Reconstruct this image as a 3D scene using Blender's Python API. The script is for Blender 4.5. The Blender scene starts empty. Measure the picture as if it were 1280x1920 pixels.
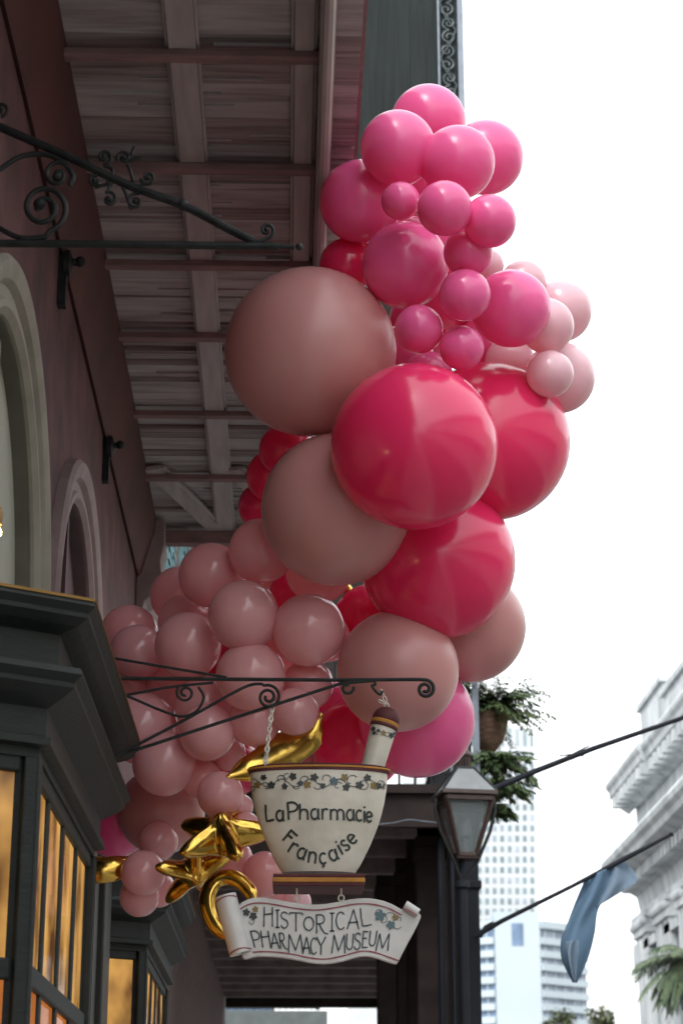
import bpy, math, random
from mathutils import Vector, Matrix
R = math.radians
PI = math.pi
random.seed(11)
scene = bpy.context.scene
COL = scene.collection

# ------------------------------------------------------------------ camera
F, PITCH, YAW, H0 = 3770.0, R(18.96), R(1.51), 1.6      # focal length in pixels of the 1280x1920 picture
sp, cp, sy, cy = math.sin(PITCH), math.cos(PITCH), math.sin(YAW), math.cos(YAW)
FW = Vector((sy * cp, cy * cp, sp)); RT = Vector((cy, -sy, 0)); UP = Vector((-sy * sp, -cy * sp, cp))
cam_data = bpy.data.cameras.new("camera"); cam = bpy.data.objects.new("camera", cam_data); COL.objects.link(cam)
cam_data.sensor_fit = 'VERTICAL'; cam_data.sensor_height = 36; cam_data.sensor_width = 24
cam_data.lens = F / 1920 * 36
cam_data.clip_start = 0.1; cam_data.clip_end = 3000
cam_data.dof.use_dof = True; cam_data.dof.focus_distance = 7.1; cam_data.dof.aperture_fstop = 5.2
cam.matrix_world = Matrix(((RT.x, UP.x, -FW.x, 0), (RT.y, UP.y, -FW.y, 0), (RT.z, UP.z, -FW.z, H0), (0, 0, 0, 1)))
scene.camera = cam
scene.render.resolution_x = 682; scene.render.resolution_y = 1024

# ------------------------------------------------------------------ light: overcast day
SUN_EL, SUN_AZ = R(46), R(204)          # azimuth from +Y towards +X
world = bpy.data.worlds.new("World"); scene.world = world; world.use_nodes = True
wn = world.node_tree; wn.nodes.clear()
sky = wn.nodes.new('ShaderNodeTexSky'); sky.sky_type = 'NISHITA'; sky.sun_disc = False
sky.sun_elevation = SUN_EL; sky.sun_rotation = SUN_AZ; sky.dust_density = 6; sky.air_density = 1.2
hs = wn.nodes.new('ShaderNodeHueSaturation'); hs.inputs['Saturation'].default_value = 0.16
bg = wn.nodes.new('ShaderNodeBackground'); bg.inputs['Strength'].default_value = 0.15
wo = wn.nodes.new('ShaderNodeOutputWorld')
cl = wn.nodes.new('ShaderNodeMixRGB'); cl.inputs[0].default_value = 0.6; cl.inputs[2].default_value = (7.1, 7.25, 7.4, 1)   # even cloud cover over the clear sky
wn.links.new(sky.outputs[0], hs.inputs['Color']); wn.links.new(hs.outputs[0], cl.inputs[1]); wn.links.new(cl.outputs[0], bg.inputs['Color'])
wn.links.new(bg.outputs[0], wo.inputs['Surface'])
sl = bpy.data.lights.new("sun", 'SUN'); sl.energy = 0.8; sl.angle = R(25); sl.color = (1, 0.97, 0.93)
sun = bpy.data.objects.new("sun", sl); COL.objects.link(sun)
sd = Vector((math.cos(SUN_EL) * math.sin(SUN_AZ), math.cos(SUN_EL) * math.cos(SUN_AZ), math.sin(SUN_EL)))
sun.rotation_euler = (-sd).to_track_quat('-Z', 'Y').to_euler(); sun.location = sd * 40
scene.view_settings.view_transform = 'Standard'; scene.view_settings.look = 'None'
scene.view_settings.exposure = 1.3; scene.view_settings.gamma = 1

# ------------------------------------------------------------------ geometry helpers
def ray(px, py): return FW * F + RT * (px - 640) + UP * (960 - py)
def atY(px, py, Y):
    r = ray(px, py); t = Y / r.y; return Vector((r.x * t, Y, H0 + r.z * t))
def atX(px, py, X):
    r = ray(px, py); t = X / r.x; return Vector((X, r.y * t, H0 + r.z * t))
def scale_at(p): return (p - Vector((0, 0, H0))).dot(FW) / F      # metres per pixel there

class MB:
    def __init__(s): s.v = []; s.f = []; s.m = []; s.s = []
    def add(s, vs, fs, m=0, smooth=False):
        o = len(s.v); s.v += [Vector(v) for v in vs]
        for f in fs: s.f.append([i + o for i in f]); s.m.append(m); s.s.append(smooth)
        return s
    def box(s, a, b, m=0):
        x0, y0, z0 = a; x1, y1, z1 = b
        vs = [(x0,y0,z0),(x1,y0,z0),(x1,y1,z0),(x0,y1,z0),(x0,y0,z1),(x1,y0,z1),(x1,y1,z1),(x0,y1,z1)]
        return s.add(vs, [(3,2,1,0),(4,5,6,7),(0,1,5,4),(1,2,6,5),(2,3,7,6),(3,0,4,7)], m)
    def obox(s, p0, p1, w, h, m=0, upv=(0, 0, 1)):
        p0, p1 = Vector(p0), Vector(p1); d = (p1 - p0).normalized(); u = Vector(upv)
        sd_ = d.cross(u)
        if sd_.length < 1e-4: sd_ = d.cross(Vector((1, 0, 0)))
        sd_.normalize(); u = sd_.cross(d).normalized(); vs = []
        for p in (p0, p1):
            for a, b in ((-1,-1),(1,-1),(1,1),(-1,1)): vs.append(p + sd_ * a * w / 2 + u * b * h / 2)
        return s.add(vs, [(0,1,2,3),(7,6,5,4),(0,4,5,1),(1,5,6,2),(2,6,7,3),(3,7,4,0)], m)
    def tube(s, pts, r, n=8, m=0, flat=1.0):
        pts = [Vector(p) for p in pts]; k = len(pts); rs = r if isinstance(r, (list, tuple)) else [r] * k
        vs = []; fs = []; ref = None
        for i, p in enumerate(pts):
            t = (pts[min(i + 1, k - 1)] - pts[max(i - 1, 0)])
            t = t.normalized() if t.length > 1e-9 else Vector((0, 0, 1))
            if ref is None:
                ref = t.cross(Vector((0, 1, 0)))
                if ref.length < 0.05: ref = t.cross(Vector((1, 0, 0)))
            ref = (ref - t * ref.dot(t)).normalized(); b = t.cross(ref)
            for j in range(n):
                a = 2 * PI * j / n; vs.append(p + (ref * math.cos(a) + b * math.sin(a) * flat) * rs[i])
        for i in range(k - 1):
            for j in range(n):
                fs.append((i*n+j, i*n+(j+1)%n, (i+1)*n+(j+1)%n, (i+1)*n+j))
        fs.append(tuple(range(n))[::-1]); fs.append(tuple(range((k-1)*n, k*n)))
        return s.add(vs, fs, m, True)
    def lathe(s, c, prof, n=32, m=0, axis=None):
        c = Vector(c); ax = Vector(axis).normalized() if axis else Vector((0, 0, 1))
        q = Vector((0, 0, 1)).rotation_difference(ax); vs = []; fs = []; k = len(prof)
        for r_, z in prof:
            for j in range(n):
                a = 2 * PI * j / n; vs.append(c + q @ Vector((r_ * math.cos(a), r_ * math.sin(a), z)))
        for i in range(k - 1):
            for j in range(n): fs.append((i*n+j, i*n+(j+1)%n, (i+1)*n+(j+1)%n, (i+1)*n+j))
        fs.append(tuple(range(n))[::-1]); fs.append(tuple(range((k-1)*n, k*n)))
        return s.add(vs, fs, m, True)
    def sphere(s, c, r, m=0, n=12):
        prof = [(r * max(math.sin(PI * i / n), 0.002), -r * math.cos(PI * i / n)) for i in range(n + 1)]
        return s.lathe(c, prof, n * 2, m)
    def prism(s, poly, y0, y1, m=0):                  # outline given as (x,z) points, thickness along y
        n = len(poly)
        a = sum(poly[i][0]*poly[(i+1)%n][1]-poly[(i+1)%n][0]*poly[i][1] for i in range(n))
        if a < 0: poly = poly[::-1]
        vs = [(p[0], y0, p[1]) for p in poly] + [(p[0], y1, p[1]) for p in poly]
        fs = [tuple(range(n)), tuple(range(2*n-1, n-1, -1))] + [(i, i+n, (i+1)%n+n, (i+1)%n) for i in range(n)]
        return s.add(vs, fs, m)
    def build(s, name, mat, parent=None, root=None, bevel=0, sharp=35):
        """one mesh object; parented pieces keep their world place (root = the thing's Empty)"""
        if parent is not None and root is None:
            root = parent
            while root.parent: root = root.parent
        if root is not None: org = root.location.copy()
        else:
            org = sum(s.v, Vector()) / max(len(s.v), 1); org.z = min(v.z for v in s.v)
        me = bpy.data.meshes.new(name); me.from_pydata([v - org for v in s.v], [], s.f)
        for mm in (mat if isinstance(mat, (list, tuple)) else [mat]): me.materials.append(mm)
        for i, p in enumerate(me.polygons): p.material_index = s.m[i]; p.use_smooth = s.s[i]
        me.update()
        o = bpy.data.objects.new(name, me); COL.objects.link(o)
        if parent is None: o.location = org
        else: o.parent = parent
        if any(s.s): me.set_sharp_from_angle(angle=R(sharp))
        if bevel:
            b = o.modifiers.new("bevel", 'BEVEL'); b.width = bevel; b.segments = 2; b.limit_method = 'ANGLE'; b.angle_limit = R(40)
        return o

def tag(o, label, cat, group=None):
    o['label'] = label; o['category'] = cat
    if group: o['group'] = group
    return o
def struct(o, kind='structure'): o['kind'] = kind; return o
def thing(name, label, cat, loc=(0, 0, 0), group=None):
    o = bpy.data.objects.new(name, None); COL.objects.link(o); o.location = loc; o.empty_display_size = 0.1
    return tag(o, label, cat, group)

# ------------------------------------------------------------------ materials
def mat(name, c, rough=0.6, metal=0.0, var=0.0, scale=6.0, stretch=(1, 1, 1), c2=None, bump=0.0, bscale=None, coat=0.0, spec=0.5, detail=6, lo=0.35, hi=0.65):
    m = bpy.data.materials.new(name); m.use_nodes = True; nt = m.node_tree; p = nt.nodes['Principled BSDF']
    p.inputs['Roughness'].default_value = rough; p.inputs['Metallic'].default_value = metal
    p.inputs['Specular IOR Level'].default_value = spec; p.inputs['Coat Weight'].default_value = coat
    p.inputs['Base Color'].default_value = (*c, 1)
    if var or c2 or bump:
        tc = nt.nodes.new('ShaderNodeTexCoord'); mp = nt.nodes.new('ShaderNodeMapping'); mp.inputs['Scale'].default_value = stretch
        nz = nt.nodes.new('ShaderNodeTexNoise'); nz.inputs['Scale'].default_value = scale; nz.inputs['Detail'].default_value = detail
        nt.links.new(tc.outputs['Object'], mp.inputs[0]); nt.links.new(mp.outputs[0], nz.inputs['Vector'])
        cr = nt.nodes.new('ShaderNodeValToRGB'); e = cr.color_ramp.elements
        e[0].position = lo; e[1].position = hi
        d = c2 if c2 else tuple(max(0, x * (1 - var)) for x in c)
        u = c if c2 else tuple(min(1, x * (1 + var)) for x in c)
        e[0].color = (*d, 1); e[1].color = (*u, 1)
        nt.links.new(nz.outputs['Fac'], cr.inputs[0]); nt.links.new(cr.outputs[0], p.inputs['Base Color'])
        if bump:
            b = nt.nodes.new('ShaderNodeBump'); b.inputs['Strength'].default_value = bump; b.inputs['Distance'].default_value = 0.01
            if bscale:
                n2 = nt.nodes.new('ShaderNodeTexNoise'); n2.inputs['Scale'].default_value = bscale; n2.inputs['Detail'].default_value = 5
                nt.links.new(mp.outputs[0], n2.inputs['Vector']); nt.links.new(n2.outputs['Fac'], b.inputs['Height'])
            else: nt.links.new(nz.outputs['Fac'], b.inputs['Height'])
            nt.links.new(b.outputs[0], p.inputs['Normal'])
    return m

def latex(name, c, trans, tw=0.3, rough=0.22, gl=1.0):
    """thin translucent rubber: diffuse + translucent under a glossy skin"""
    m = bpy.data.materials.new(name); m.use_nodes = True; nt = m.node_tree; nt.nodes.clear()
    out = nt.nodes.new('ShaderNodeOutputMaterial')
    tc = nt.nodes.new('ShaderNodeTexCoord'); nz = nt.nodes.new('ShaderNodeTexNoise'); nz.inputs['Scale'].default_value = 1.6; nz.inputs['Detail'].default_value = 4
    nt.links.new(tc.outputs['Object'], nz.inputs['Vector'])
    mx0 = nt.nodes.new('ShaderNodeMixRGB'); mx0.inputs[1].default_value = (*c, 1); mx0.inputs[2].default_value = (*[min(1, x * 1.12 + .01) for x in c], 1)
    nt.links.new(nz.outputs['Fac'], mx0.inputs[0])
    df = nt.nodes.new('ShaderNodeBsdfDiffuse'); nt.links.new(mx0.outputs[0], df.inputs['Color'])
    tr = nt.nodes.new('ShaderNodeBsdfTranslucent'); tr.inputs['Color'].default_value = (*trans, 1)
    mx = nt.nodes.new('ShaderNodeMixShader'); mx.inputs[0].default_value = tw
    nt.links.new(df.outputs[0], mx.inputs[1]); nt.links.new(tr.outputs[0], mx.inputs[2])
    g = nt.nodes.new('ShaderNodeBsdfGlossy'); g.inputs['Roughness'].default_value = rough; g.inputs['Color'].default_value = (1, 1, 1, 1)
    fr = nt.nodes.new('ShaderNodeFresnel'); fr.inputs['IOR'].default_value = 1.5
    ml = nt.nodes.new('ShaderNodeMath'); ml.operation = 'MULTIPLY'; ml.inputs[1].default_value = gl; nt.links.new(fr.outputs[0], ml.inputs[0])
    mx2 = nt.nodes.new('ShaderNodeMixShader'); nt.links.new(ml.outputs[0], mx2.inputs[0])
    nt.links.new(mx.outputs[0], mx2.inputs[1]); nt.links.new(g.outputs[0], mx2.inputs[2]); nt.links.new(mx2.outputs[0], out.inputs['Surface'])
    return m

def emis(name, c, strength, c2=None, scale=3.0, stretch=(1, 1, 1)):
    m = bpy.data.materials.new(name); m.use_nodes = True; nt = m.node_tree; p = nt.nodes['Principled BSDF']
    p.inputs['Base Color'].default_value = (0.02, 0.015, 0.01, 1); p.inputs['Roughness'].default_value = 0.08
    p.inputs['Emission Color'].default_value = (*c, 1); p.inputs['Emission Strength'].default_value = strength
    if c2:
        tc = nt.nodes.new('ShaderNodeTexCoord'); mp = nt.nodes.new('ShaderNodeMapping'); mp.inputs['Scale'].default_value = stretch
        nz = nt.nodes.new('ShaderNodeTexNoise'); nz.inputs['Scale'].default_value = scale; nz.inputs['Detail'].default_value = 3
        cr = nt.nodes.new('ShaderNodeValToRGB'); cr.color_ramp.elements[0].position = .36; cr.color_ramp.elements[1].position = .68
        cr.color_ramp.elements[0].color = (*c2, 1); cr.color_ramp.elements[1].color = (*c, 1)
        nt.links.new(tc.outputs['Object'], mp.inputs[0]); nt.links.new(mp.outputs[0], nz.inputs['Vector'])
        nt.links.new(nz.outputs['Fac'], cr.inputs[0]); nt.links.new(cr.outputs[0], p.inputs['Emission Color'])
    return m

def leafmat(name, c, c2):
    m = mat(name, c, 0.55, c2=c2, scale=7)
    m.node_tree.nodes['Principled BSDF'].inputs['Transmission Weight'].default_value = 0.0
    return m

M = {}
M['plank'] = mat('whitewashed_boards', (0.41, 0.395, 0.385), .85, c2=(0.24, 0.22, 0.215), scale=4, stretch=(.6, 6, 6), bump=.5, detail=8, lo=.3, hi=.6)
M['joist'] = mat('joist_paint', (0.25, 0.155, 0.15), .75, c2=(0.17, 0.115, 0.11), scale=6, stretch=(1, 5, 5), bump=.2)
M['stringer'] = mat('stringer_paint', (0.43, 0.40, 0.39), .7, c2=(0.34, 0.31, 0.30), scale=5, stretch=(5, .6, 5), bump=.25)
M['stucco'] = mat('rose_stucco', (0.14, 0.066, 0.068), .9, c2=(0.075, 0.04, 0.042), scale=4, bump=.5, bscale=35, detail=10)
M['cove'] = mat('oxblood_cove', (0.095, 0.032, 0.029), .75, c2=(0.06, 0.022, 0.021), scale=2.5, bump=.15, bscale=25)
M['cream'] = mat('cream_moulding', (0.27, 0.265, 0.22), .75, c2=(0.22, 0.215, 0.175), scale=7, bump=.25, bscale=30)
M['sage'] = mat('sage_panel', (0.42, 0.45, 0.38), .7, c2=(0.33, 0.36, 0.30), scale=2, bump=.1, bscale=30)
M['rosemould'] = mat('dusty_rose_moulding', (0.27, 0.215, 0.21), .75, c2=(0.21, 0.16, 0.16), scale=7, bump=.25, bscale=30)
M['plum'] = mat('plum_panel', (0.09, 0.042, 0.05), .7, var=.2, scale=3)
M['iron'] = mat('black_iron', (0.013, 0.016, 0.017), .55, var=.4, scale=25, spec=.3, bump=.2)
M['shop'] = mat('shopfront_green_paint', (0.015, 0.0215, 0.021), .55, spec=.3, c2=(0.011, 0.015, 0.0145), scale=5, stretch=(1, 1, 3), bump=.2, bscale=30)
M['shopdark'] = mat('shopfront_dark_paint', (0.026, 0.029, 0.027), .5, var=.2, scale=5)
M['pane'] = emis('lamplit_glass', (0.95, 0.50, 0.13), 0.34, (0.10, 0.033, 0.006), 3.2, (1.2, 1.6, 1.0))
M['pane2'] = emis('lamplit_glass_amber', (0.85, 0.27, 0.045), 0.28, (0.42, 0.11, 0.014), 3.0, (1, 1, .6))
M['asphalt'] = mat('asphalt', (0.075, 0.075, 0.073), .9, var=.25, scale=30, bump=.3)
M['paving'] = mat('slate_paving', (0.36, 0.345, 0.33), .85, var=.25, scale=8, bump=.3)
M['kerb'] = mat('granite_kerb', (0.25, 0.25, 0.25), .8, var=.2, scale=20)
M['hot'] = latex('latex_hot_pink', (0.96, 0.15, 0.42), (0.98, 0.06, 0.25), .36, .22, .95)
M['red'] = latex('latex_magenta_red', (0.90, 0.032, 0.155), (0.96, 0.02, 0.10), .32, .18, 1.05)
M['dusty'] = latex('latex_dusty_rose', (0.62, 0.30, 0.295), (0.70, 0.23, 0.20), .26, .33, 1.0)
M['pink'] = latex('latex_rose_pink', (0.99, 0.53, 0.57), (1.0, 0.43, 0.42), .46, .13, 1.0)
M['pale'] = latex('latex_pale_pink', (0.96, 0.64, 0.73), (0.99, 0.55, 0.55), .45, .22, 1.0)
M['gold'] = mat('gold_foil', (0.62, 0.40, 0.085), .18, 1.0, bump=.10, scale=11, var=.05)
M['ceramic'] = mat('cream_painted_metal', (0.60, 0.58, 0.51), .4, c2=(0.47, 0.45, 0.38), scale=9, bump=.08, bscale=50, coat=.2)
M['board'] = mat('white_painted_board', (0.55, 0.56, 0.55), .42, c2=(0.44, 0.45, 0.43), scale=9, bump=.06, bscale=60, coat=.15)
M['brown'] = mat('maroon_brown_paint', (0.085, 0.028, 0.032), .55, spec=.15, var=.2, scale=8)
M['ochre'] = mat('ochre_gold_paint', (0.40, 0.19, 0.04), .55, spec=.2, var=.15, scale=12)
M['ink'] = mat('dark_green_ink', (0.022, 0.032, 0.028), .5)
M['inkb'] = mat('slate_ink', (0.035, 0.058, 0.066), .5)
M['leafo'] = mat('olive_ochre_ink', (0.19, 0.13, 0.035), .5)
M['leafb'] = mat('blue_green_ink', (0.07, 0.13, 0.15), .5)
M['maroon'] = mat('maroon_line', (0.22, 0.04, 0.06), .5)
M['chain'] = mat('pale_chain', (0.62, 0.60, 0.54), .45, .0, var=.2, scale=30)
M['bulb'] = emis('warm_bulb', (1.0, 0.62, 0.25), 70)
M['brass'] = mat('brass', (0.2, 0.12, 0.04), .4, .8, var=.1, scale=20)
M['darkwood'] = mat('dark_brown_boards', (0.24, 0.20, 0.20), .8, c2=(0.15, 0.12, 0.12), scale=5, stretch=(1, 5, 1), bump=.3)
M['postpaint'] = mat('blue_black_post_paint', (0.011, 0.0135, 0.019), .6, spec=.15, var=.2, scale=8, stretch=(1, 1, .3))
M['trellis'] = mat('grey_green_iron', (0.05, 0.068, 0.075), .5, var=.3, scale=12)
M['bar'] = mat('blue_grey_bar', (0.14, 0.17, 0.21), .5, var=.15, scale=12)
M['screen'] = mat('weathered_green_grey_boards', (0.018, 0.0235, 0.0235), .85, spec=.2, c2=(0.012, 0.016, 0.016), scale=4, stretch=(8, 8, .5), bump=.3)
M['teal'] = mat('teal_shutters', (0.12, 0.24, 0.26), .6, var=.2, scale=6)
M['brick'] = mat('dark_brick', (0.12, 0.08, 0.075), .9, var=.3, scale=12)
M['palestucco'] = mat('pale_stucco', (0.58, 0.54, 0.48), .9, var=.15, scale=2)
M['fascia'] = mat('dark_fascia_paint', (0.026, 0.019, 0.018), .65, spec=.15, var=.25, scale=6)
M['copper'] = mat('weathered_copper_frame', (0.040, 0.024, 0.021), .5, .2, var=.3, scale=15)
def glassmat(name, c, a, r=.08):
    m = bpy.data.materials.new(name); m.use_nodes = True; nt = m.node_tree; p = nt.nodes['Principled BSDF']
    p.inputs['Base Color'].default_value = (*c, 1); p.inputs['Roughness'].default_value = r; p.inputs['Alpha'].default_value = a
    return m
M['lglass'] = glassmat('lantern_glass', (0.20, 0.24, 0.25), .55)
M['milk'] = mat('frosted_roof_glass', (0.16, 0.175, 0.185), .35, var=.2, scale=5)
M['coir'] = mat('coir_basket', (0.17, 0.10, 0.065), .95, c2=(0.09, 0.055, 0.04), scale=12, stretch=(1, 1, 3), bump=.6)
M['fern'] = leafmat('fern_leaf', (0.11, 0.155, 0.06), (0.04, 0.075, 0.03))
M['palm'] = leafmat('palm_leaf', (0.12, 0.16, 0.085), (0.05, 0.085, 0.05))
M['tree'] = leafmat('tree_leaf', (0.13, 0.15, 0.06), (0.055, 0.08, 0.04))
M['bark'] = mat('bark', (0.10, 0.08, 0.06), .9, var=.3, scale=8, bump=.5)
M['marble'] = mat('pale_marble', (0.50, 0.53, 0.54), .75, c2=(0.30, 0.33, 0.35), scale=1.6, stretch=(1, 1, .3), detail=9, bump=.3)
M['marbled'] = mat('courthouse_glass', (0.10, 0.14, 0.16), .3, var=.2, scale=2)
M['tower'] = mat('white_concrete', (0.41, 0.435, 0.45), .7, var=.07, scale=.05)
M['towerwin'] = mat('tinted_tower_glass', (0.12, 0.17, 0.19), .4, var=.25, scale=.15)
M['towerpale'] = mat('blind_behind_tower_glass', (0.20, 0.25, 0.27), .4, var=.2, scale=.15)
M['hotel'] = mat('pale_blue_concrete', (0.36, 0.42, 0.455), .7, var=.04, scale=.08)
M['hotelwin'] = mat('hotel_balcony_glass', (0.10, 0.16, 0.25), .4, var=.35, scale=.3)
M['hotelside'] = mat('hotel_balcony_recess', (0.22, 0.26, 0.31), .5, var=.35, scale=.3)
M['officewin'] = mat('pale_office_glass', (0.40, 0.44, 0.48), .5, var=.1, scale=.2)
M['slab'] = mat('slate_awning', (0.075, 0.09, 0.09), .6, var=.15, scale=4)

def cloth(name, c, t, w):
    m = bpy.data.materials.new(name); m.use_nodes = True; nt = m.node_tree; nt.nodes.clear()
    out = nt.nodes.new('ShaderNodeOutputMaterial'); d = nt.nodes.new('ShaderNodeBsdfDiffuse'); d.inputs[0].default_value = (*c, 1)
    tr = nt.nodes.new('ShaderNodeBsdfTranslucent'); tr.inputs[0].default_value = (*t, 1); mx = nt.nodes.new('ShaderNodeMixShader'); mx.inputs[0].default_value = w
    tc = nt.nodes.new('ShaderNodeTexCoord'); nz = nt.nodes.new('ShaderNodeTexNoise'); nz.inputs['Scale'].default_value = 5
    mr = nt.nodes.new('ShaderNodeMixRGB'); mr.inputs[1].default_value = (*c, 1); mr.inputs[2].default_value = (*[x * .75 for x in c], 1)
    nt.links.new(tc.outputs['Object'], nz.inputs[0]); nt.links.new(nz.outputs['Fac'], mr.inputs[0]); nt.links.new(mr.outputs[0], d.inputs[0])
    nt.links.new(d.outputs[0], mx.inputs[1]); nt.links.new(tr.outputs[0], mx.inputs[2]); nt.links.new(mx.outputs[0], out.inputs[0])
    return m
M['flagblue'] = cloth('flag_blue', (0.20, 0.32, 0.45), (0.32, 0.44, 0.56), .45)
M['flaglit'] = cloth('flag_backlit_fold', (0.30, 0.40, 0.50), (0.45, 0.55, 0.65), .5)  # paler copy of the blue: backlight through the cloth put into its colour

# ------------------------------------------------------------------ ground
struct(MB().box((-60, -60, -.4), (1500, 1500, -.004)).build('ground', M['asphalt']))
struct(MB().box((1.9, -40, -.003), (8.6, 200, .0)).build('street', M['asphalt']))
struct(MB().box((-.85, -40, -.003), (1.75, 120, .13)).build('pavement', M['paving']))
struct(MB().box((1.752, -40, -.003), (1.898, 120, .14)).build('kerb', M['kerb']))
struct(MB().box((8.6, -40, -.003), (10.2, 120, .14)).build('far_pavement', M['paving']))

# ------------------------------------------------------------------ townhouse with its balcony, arches and shop windows
WX = -.85
house = thing('townhouse', 'rose stucco townhouse front with arched openings, dark green shop windows and a wooden balcony overhead', 'house', (WX, 6, 0))
ARCH = [(5.58, 3.31, .93, 'cream', 'sage'), (7.58, 3.46, .90, 'rosemould', 'plum')]
mw = .17                                               # width of the arch moulding
wall = MB()
Y0, Y1, ZT = -8.0, 12.2, 9.0
ys = sorted(set([Y0, Y1] + [a[0] + (a[2] - mw) * math.cos(PI * k / 40) for a in ARCH for k in range(41)]))
for i in range(len(ys) - 1):
    ya, yb = ys[i], ys[i + 1]; mid = (ya + yb) / 2; hit = None
    for a in ARCH:
        if abs(mid - a[0]) < a[2] - mw: hit = a
    if hit:
        ri = hit[2] - mw
        za = hit[1] + math.sqrt(max(0, ri**2 - (ya - hit[0])**2)); zb = hit[1] + math.sqrt(max(0, ri**2 - (yb - hit[0])**2))
        wall.add([(WX, ya, za), (WX, yb, zb), (WX, yb, ZT), (WX, ya, ZT)], [(0, 1, 2, 3)])
        wall.add([(WX, ya, za), (WX, yb, zb), (WX - .07, yb, zb), (WX - .07, ya, za)], [(0, 1, 2, 3)], 1)
    else: wall.add([(WX, ya, 0), (WX, yb, 0), (WX, yb, ZT), (WX, ya, ZT)], [(0, 1, 2, 3)])
for a in ARCH:
    for s_ in (-1, 1):
        y_ = a[0] + s_ * (a[2] - mw); wall.add([(WX, y_, 0), (WX, y_, a[1]), (WX - .07, y_, a[1]), (WX - .07, y_, 0)], [(0, 1, 2, 3)], 1)
wall.box((WX - 6, Y0, 0), (WX - .20, Y1, ZT))
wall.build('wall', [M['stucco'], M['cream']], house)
for (yc, zs, ro, mm, pm) in ARCH:
    ri = ro - mw; mb = MB()
    # moulding profile (distance from inner edge, stand-off from the wall)
    prof = [(0, -.05), (0, .012), (.02, .03), (.042, .03), (.05, .015), (.085, .017), (.10, .038), (.13, .05), (.155, .05), (.17, .036), (.17, 0)]
    path = [(yc - 1, zs - 1.3 + .0, 's')]
    pts = [(-1, 0, -1.3)] + [(math.cos(PI - PI * k / 40), math.sin(PI - PI * k / 40), 0) for k in range(41)] + [(1, 0, -1.3)]
    vs = []; fs = []; n = len(prof)
    for (c_, s_, dz) in pts:
        for (d, o) in prof: vs.append((WX + o, yc + c_ * (ri + d), zs + s_ * (ri + d) + dz))
    for i in range(len(pts) - 1):
        for j in range(n - 1): fs.append((i*n+j, i*n+j+1, (i+1)*n+j+1, (i+1)*n+j))
    mb.add(vs, fs, 0, True)
    fr = mb.build('arch_moulding', M[mm], house, sharp=25)
    pn = MB(); ring = [(WX - .05, yc + math.cos(PI * k / 32) * ri, zs + math.sin(PI * k / 32) * ri) for k in range(33)]
    pn.add(ring + [(WX - .05, yc - ri, 1.5), (WX - .05, yc + ri, 1.5)], [tuple(range(35))])
    pn.box((WX - .05, yc - .025, zs - 1.0), (WX - .03, yc + .025, zs + ri - .01)); pn.box((WX - .049, yc - ri + .02, zs - .03), (WX - .026, yc + ri - .02, zs + .03))
    pn.build('arch_panel', M[pm], fr)
# cove moulding between wall and balcony floor, with a scrolled bracket at its far end
cv = MB(); prof = [(0, 4.87), (.015, 4.86), (.03, 4.88), (.045, 4.94), (.07, 5.03), (.095, 5.12), (.10, 5.20), (.0, 5.20)]
vs = []; fs = []
for y in (-8, 10.6):
    for (o, z) in prof: vs.append((WX + o, y, z))
n = len(prof)
for j in range(n - 1): fs.append((j, j + 1, n + j + 1, n + j))
fs.append(tuple(range(n))); fs.append(tuple(range(2*n-1, n-1, -1))); cv.add(vs, fs, 0, True)
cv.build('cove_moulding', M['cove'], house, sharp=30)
bk = MB(); outline = [(.0, 5.19), (.145, 5.19), (.15, 5.05), (.13, 4.95), (.14, 4.86), (.10, 4.76), (.05, 4.72), (.03, 4.62), (0, 4.58)]
bk.prism([(WX + .002 + x, z) for x, z in outline], 10.60, 10.86)
bk.build('end_bracket', M['rosemould'], house, bevel=.008)
for (y, z) in ((6.65, 4.83), (8.52, 4.83)):
    a = MB(); a.box((WX - .01, y - .022, z - .17), (WX + .03, y + .022, z + .15))
    a.tube([(WX + .02, y, z), (WX + .07, y, z + .01)], .014); a.sphere((WX + .075, y, z + .01), .02)
    a.tube([(WX + .03, y, z + .15), (WX + .05, y, z + .17), (WX + .03, y, z + .19), (WX, y, z + .19)], .013)
    a.lathe((WX + .02, y, z), [(.05, 0), (.05, .02), (.02, .03)], 12, 0, (1, 0, 0))
    a.build('wall_anchor', M['iron'], house)

# balcony floor seen from below
ZB = 5.20; BX0, BX1 = WX + .098, .217
bal = MB(); y = -8.0; rnd = random.Random(3)
M['plankdark'] = mat('bare_weathered_board', (0.30, 0.26, 0.25), .9, c2=(0.14, 0.115, 0.11), scale=5, stretch=(.4, 8, 8), bump=.6, detail=8, lo=.3, hi=.6)
while y < 10.98:
    w = rnd.uniform(.06, .17); dz = rnd.uniform(0, .02); tl = rnd.uniform(-.009, .009); pm = 1 if rnd.random() < .3 else 0
    y2 = min(y + w, 10.98)
    x = BX0 - .05
    vs = [(x, y, ZB + dz + tl), (BX1, y, ZB + dz + tl), (BX1, y2 - .004, ZB + dz - tl), (x, y2 - .004, ZB + dz - tl),
          (x, y, ZB + .05), (BX1, y, ZB + .05), (BX1, y2 - .004, ZB + .05), (x, y2 - .004, ZB + .05)]
    bal.add(vs, [(3,2,1,0),(4,5,6,7),(0,1,5,4),(1,2,6,5),(2,3,7,6),(3,0,4,7)], pm)
    if rnd.random() < .55:                                # a split sliver along the board
        xs = rnd.uniform(BX0, BX1 - .3); yy = rnd.uniform(y + .01, y2 - .01)
        bal.box((xs, yy, ZB + dz - .009), (xs + rnd.uniform(.15, .5), yy + .007, ZB + dz + .004))
    y = y2
bal.box((BX0 - .05, -8, ZB + .053), (BX1, 10.98, ZB + .12))
balcony = bal.build('balcony', [M['plank'], M['plankdark']], house)
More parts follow.
